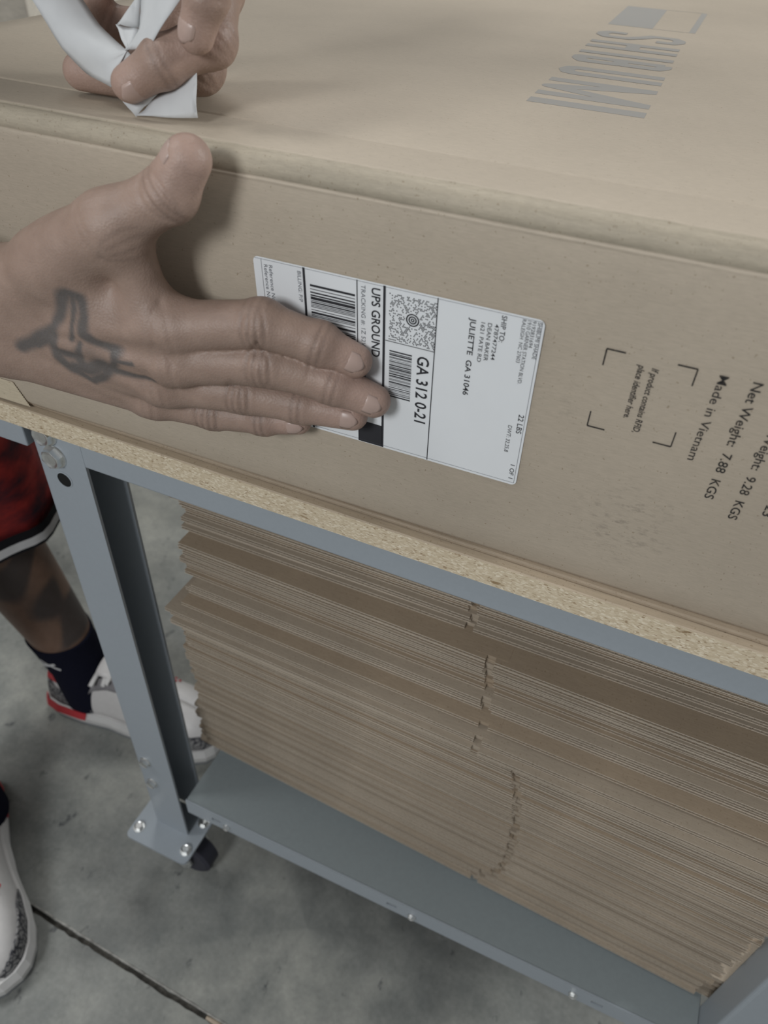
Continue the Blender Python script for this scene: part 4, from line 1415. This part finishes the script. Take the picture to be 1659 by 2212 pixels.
def sneaker(loc, rotz, label, med):
    MED[0] = med
    upper = both('sneaker', 0, 1, lambda t: 0, lambda t: math.pi / 2 - open_phi(t), 0, 48, 14)
    S = bpy.data.objects.new('sneaker', upper); COL.objects.link(S); upper.materials.append(M['leather'])
    md = S.modifiers.new('thick', 'SOLIDIFY'); md.thickness = .0025; md.offset = -1
    S.parent = PERSON; S.location = Vector(loc) - PERSON.location; S.rotation_euler = (0, 0, math.radians(rotz)); S['label'] = label

    def sub_(name, me, mt, lab=None, th=0):
        o = bpy.data.objects.new(name, me); COL.objects.link(o); o.parent = S
        if not me.materials: me.materials.append(M[mt])
        if th:
            md = o.modifiers.new('thick', 'SOLIDIFY'); md.thickness = th; md.offset = 0
        if lab: o['label'] = lab
        return o
    A = outline(.002)
    v, f = extrude_poly(A, 'z', 0.0, .009); sub_('outsole', mesh('outsole', v, f), 'outsole')
    B0 = outline(.0035); B1 = outline(.0045); B2 = outline(.001)
    n = len(B0)
    v = [(x, y, .009) for x, y in B0] + [(x, y, .020) for x, y in B1] + [(x, y, .031 + .004 * max(0, x / SL - .7)) for x, y in B2]
    f = [tuple(range(n))[::-1], tuple(range(2 * n, 3 * n))] + [(k * n + i, k * n + (i + 1) % n, (k + 1) * n + (i + 1) % n, (k + 1) * n + i) for k in (0, 1) for i in range(n)]
    sub_('midsole', mesh('midsole', v, f, False), 'rubber_white', 'white rubber midsole')
    v, f = band('midsole_stripe', .0185, .0325, .0056, .0026, 0, .27)
    sub_('midsole_stripe', mesh('midsole_stripe', v, f), 'red', 'red rear midsole stripe', .0012)
    sub_('heel_guard', both('heel_guard', 0, .30, lambda t: .02, lambda t: float(np.interp(t, [0, .12, .30], [.75, .40, .06])), .0012, 16, 6), 'elephant', 'cracked grey heel panel', .001)
    sub_('toe_guard', both('toe_guard', .66, 1, lambda t: .02, lambda t: float(np.interp(t, [.66, .75, .9, .97, 1], [.06, .34, .50, .74, 1.1])), .0012, 26, 6), 'elephant', 'cracked grey toe band', .001)
    sub_('eyestay', both('eyestay', .30, .70, lambda t: math.pi / 2 - open_phi(t) - float(np.interp(t, [.3, .6, .7], [.40, .44, .36])), lambda t: math.pi / 2 - open_phi(t) + .02, .0030, 20, 6), 'grey_lining', 'grey lace stay', .0016)
    sub_('collar', both('collar', 0, .13, lambda t: math.pi / 2 - open_phi(t) - .17, lambda t: math.pi / 2 - open_phi(t) + .03, .0014, 20, 4), 'red', 'red collar trim', .0015)
    sub_('lining', both('lining', .0, .40, lambda t: .45, lambda t: math.pi / 2 - open_phi(t) + .05, -.0042, 20, 6), 'grey_lining', None, .003)
    # tongue
    rows_ = []
    for i in range(9):
        t = .66 - .26 * i / 8
        z = shh(t) * .97 + (.0 if i < 6 else (i - 5) * .0050); w = .017 + .006 * i / 8
        rows_.append([(SL * t - (i > 5) * .004 * (i - 5), w * s + bend(t), z - .006 * s * s) for s in np.linspace(-1, 1, 9)])
    sub_('tongue', loft('tongue', rows_, True, closed=False), 'leather', None, .005)
    LACE = bmesh.new()
    for i in range(8):
        t = .640 - .040 * i; z = shh(t) + .0050; w = .020 + .0022 * i
        x0 = SL * t
        pr = None
        for s in np.linspace(-1, 1, 9):
            c = Vector((x0 + .004 * s * (1 if i % 2 else -1), w * s + bend(t), z - .009 * s * s))
            cur = [LACE.verts.new(c + Vector(d)) for d in ((-.0042, 0, 0), (-.0025, 0, .0018), (.0025, 0, .0018), (.0042, 0, 0), (.0025, 0, -.0012), (-.0025, 0, -.0012))]
            if pr:
                for k in range(6):
                    LACE.faces.new((pr[k], pr[(k + 1) % 6], cur[(k + 1) % 6], cur[k]))
            pr = cur
    sub_('lace', bm_mesh('lace', LACE, True), 'rubber_white')
    # perforations and eyelets near the lace rows (dark red dots)
    bm = bmesh.new()
    for s in (0, 1):
        for t, q in ((.66, .95), (.69, .80), (.72, .92), (.705, 1.06)):
            a = Vector(upper_pt(t, q if s == 0 else math.pi - q, .0012)); b_ = Vector(upper_pt(t, q if s == 0 else math.pi - q, .0036))
            add_cyl(bm, a, a + (b_ - a) * .4, .0024, .0022, 10)
    sub_('eyelet_dots', bm_mesh('eyelet_dots', bm), 'red', 'small red dots beside the laces')
    # toe seam line
    return S


sneaker((-.540, .1465, 0), 9.0, 'white sneaker with red heel stripe, half behind the bench upright', -1)
sneaker((-.534, -.034, 0), -41.0, 'white sneaker with grey toe band, at the lower left', 1)

# ------------------------------------------------------------------ backing paper in the left hand
Pp = dict(A1=(-0.1400, 0.0180, 1.0000), A2=(-0.1245, 0.0360, 0.9997), A3=(-0.1054, 0.0280, 0.9869), A4=(-0.0789, 0.0150, 0.9790), A5=(-0.0885, 0.0100, 0.9631), A6=(-0.1075, 0.0160, 0.9655), A7=(-0.1203, 0.0140, 0.9767),
          C3=(-0.0440, 0.0220, 0.9743), C4=(-0.0409, 0.0140, 0.9546), C5=(-0.0745, 0.0085, 0.9516), C6=(-0.0652, 0.0190, 0.9619),
          B1=(-0.0414, 0.0160, 1.0066), B2=(-0.0741, 0.0260, 1.0029), B3=(-0.0894, 0.0220, 0.9878), B4=(-0.0772, 0.0240, 0.9874), B6=(-0.0530, 0.0120, 0.9935), B7=(-0.0616, 0.0100, 0.9820))
PV_, PF_ = [], []


def patch(edge0, edge1, bulge, n=10, m=8):
    """ruled sheet between two polylines, bowed out by bulge"""
    def along(e, t):
        e = [np.array(Pp[k]) if isinstance(k, str) else np.array(k) for k in e]; q = t * (len(e) - 1); i = min(int(q), len(e) - 2)
        return e[i] * (1 - q + i) + e[i + 1] * (q - i)
    o_ = len(PV_)
    for i in range(n + 1):
        t = i / n; A_, B_ = along(edge0, t), along(edge1, t)
        for j in range(m + 1):
            u = j / m
            PV_.append(A_ * (1 - u) + B_ * u + np.array(bulge) * (4 * u * (1 - u)) * (.4 + .6 * math.sin(math.pi * min(1, t + .15))) + .0004 * np.array((0, math.sin(9 * t + 7 * u), math.cos(8 * u + 4 * t))))
    for i in range(n):
        for j in range(m):
            q = o_ + i * (m + 1) + j
            PF_.append((q, q + 1, q + m + 2, q + m + 1))


patch(('A1', 'A7', 'A6', 'A5'), ('A2', 'A3', 'A4', 'A4'), (0, -.004, .002), 14)
patch(('A5', 'C5'), ('A4', 'C6'), (0, .001, .001), 6, 6)
patch(('C5', 'C4'), ('C6', 'C3'), (0, -.002, -.001), 8, 8)
patch(('A4', 'B7', 'B6', 'B1'), ('A4', 'B4', 'B4', 'B2'), (0, -.002, .001), 10, 6)
patch(('B4', 'B2'), ('B3', 'B2'), (0, -.001, .001), 6, 4)
patch(('B3', 'A4'), ('B4', 'A4'), (0, .001, 0), 6, 4)
me = mesh('backing_paper', PV_, PF_, True)
o = obj('backing_paper', me, M['paper'])
md = o.modifiers.new('thick', 'SOLIDIFY'); md.thickness = .0003; md.offset = 0
tag(o, 'crumpled white label backing paper pinched in the upper hand', 'paper')
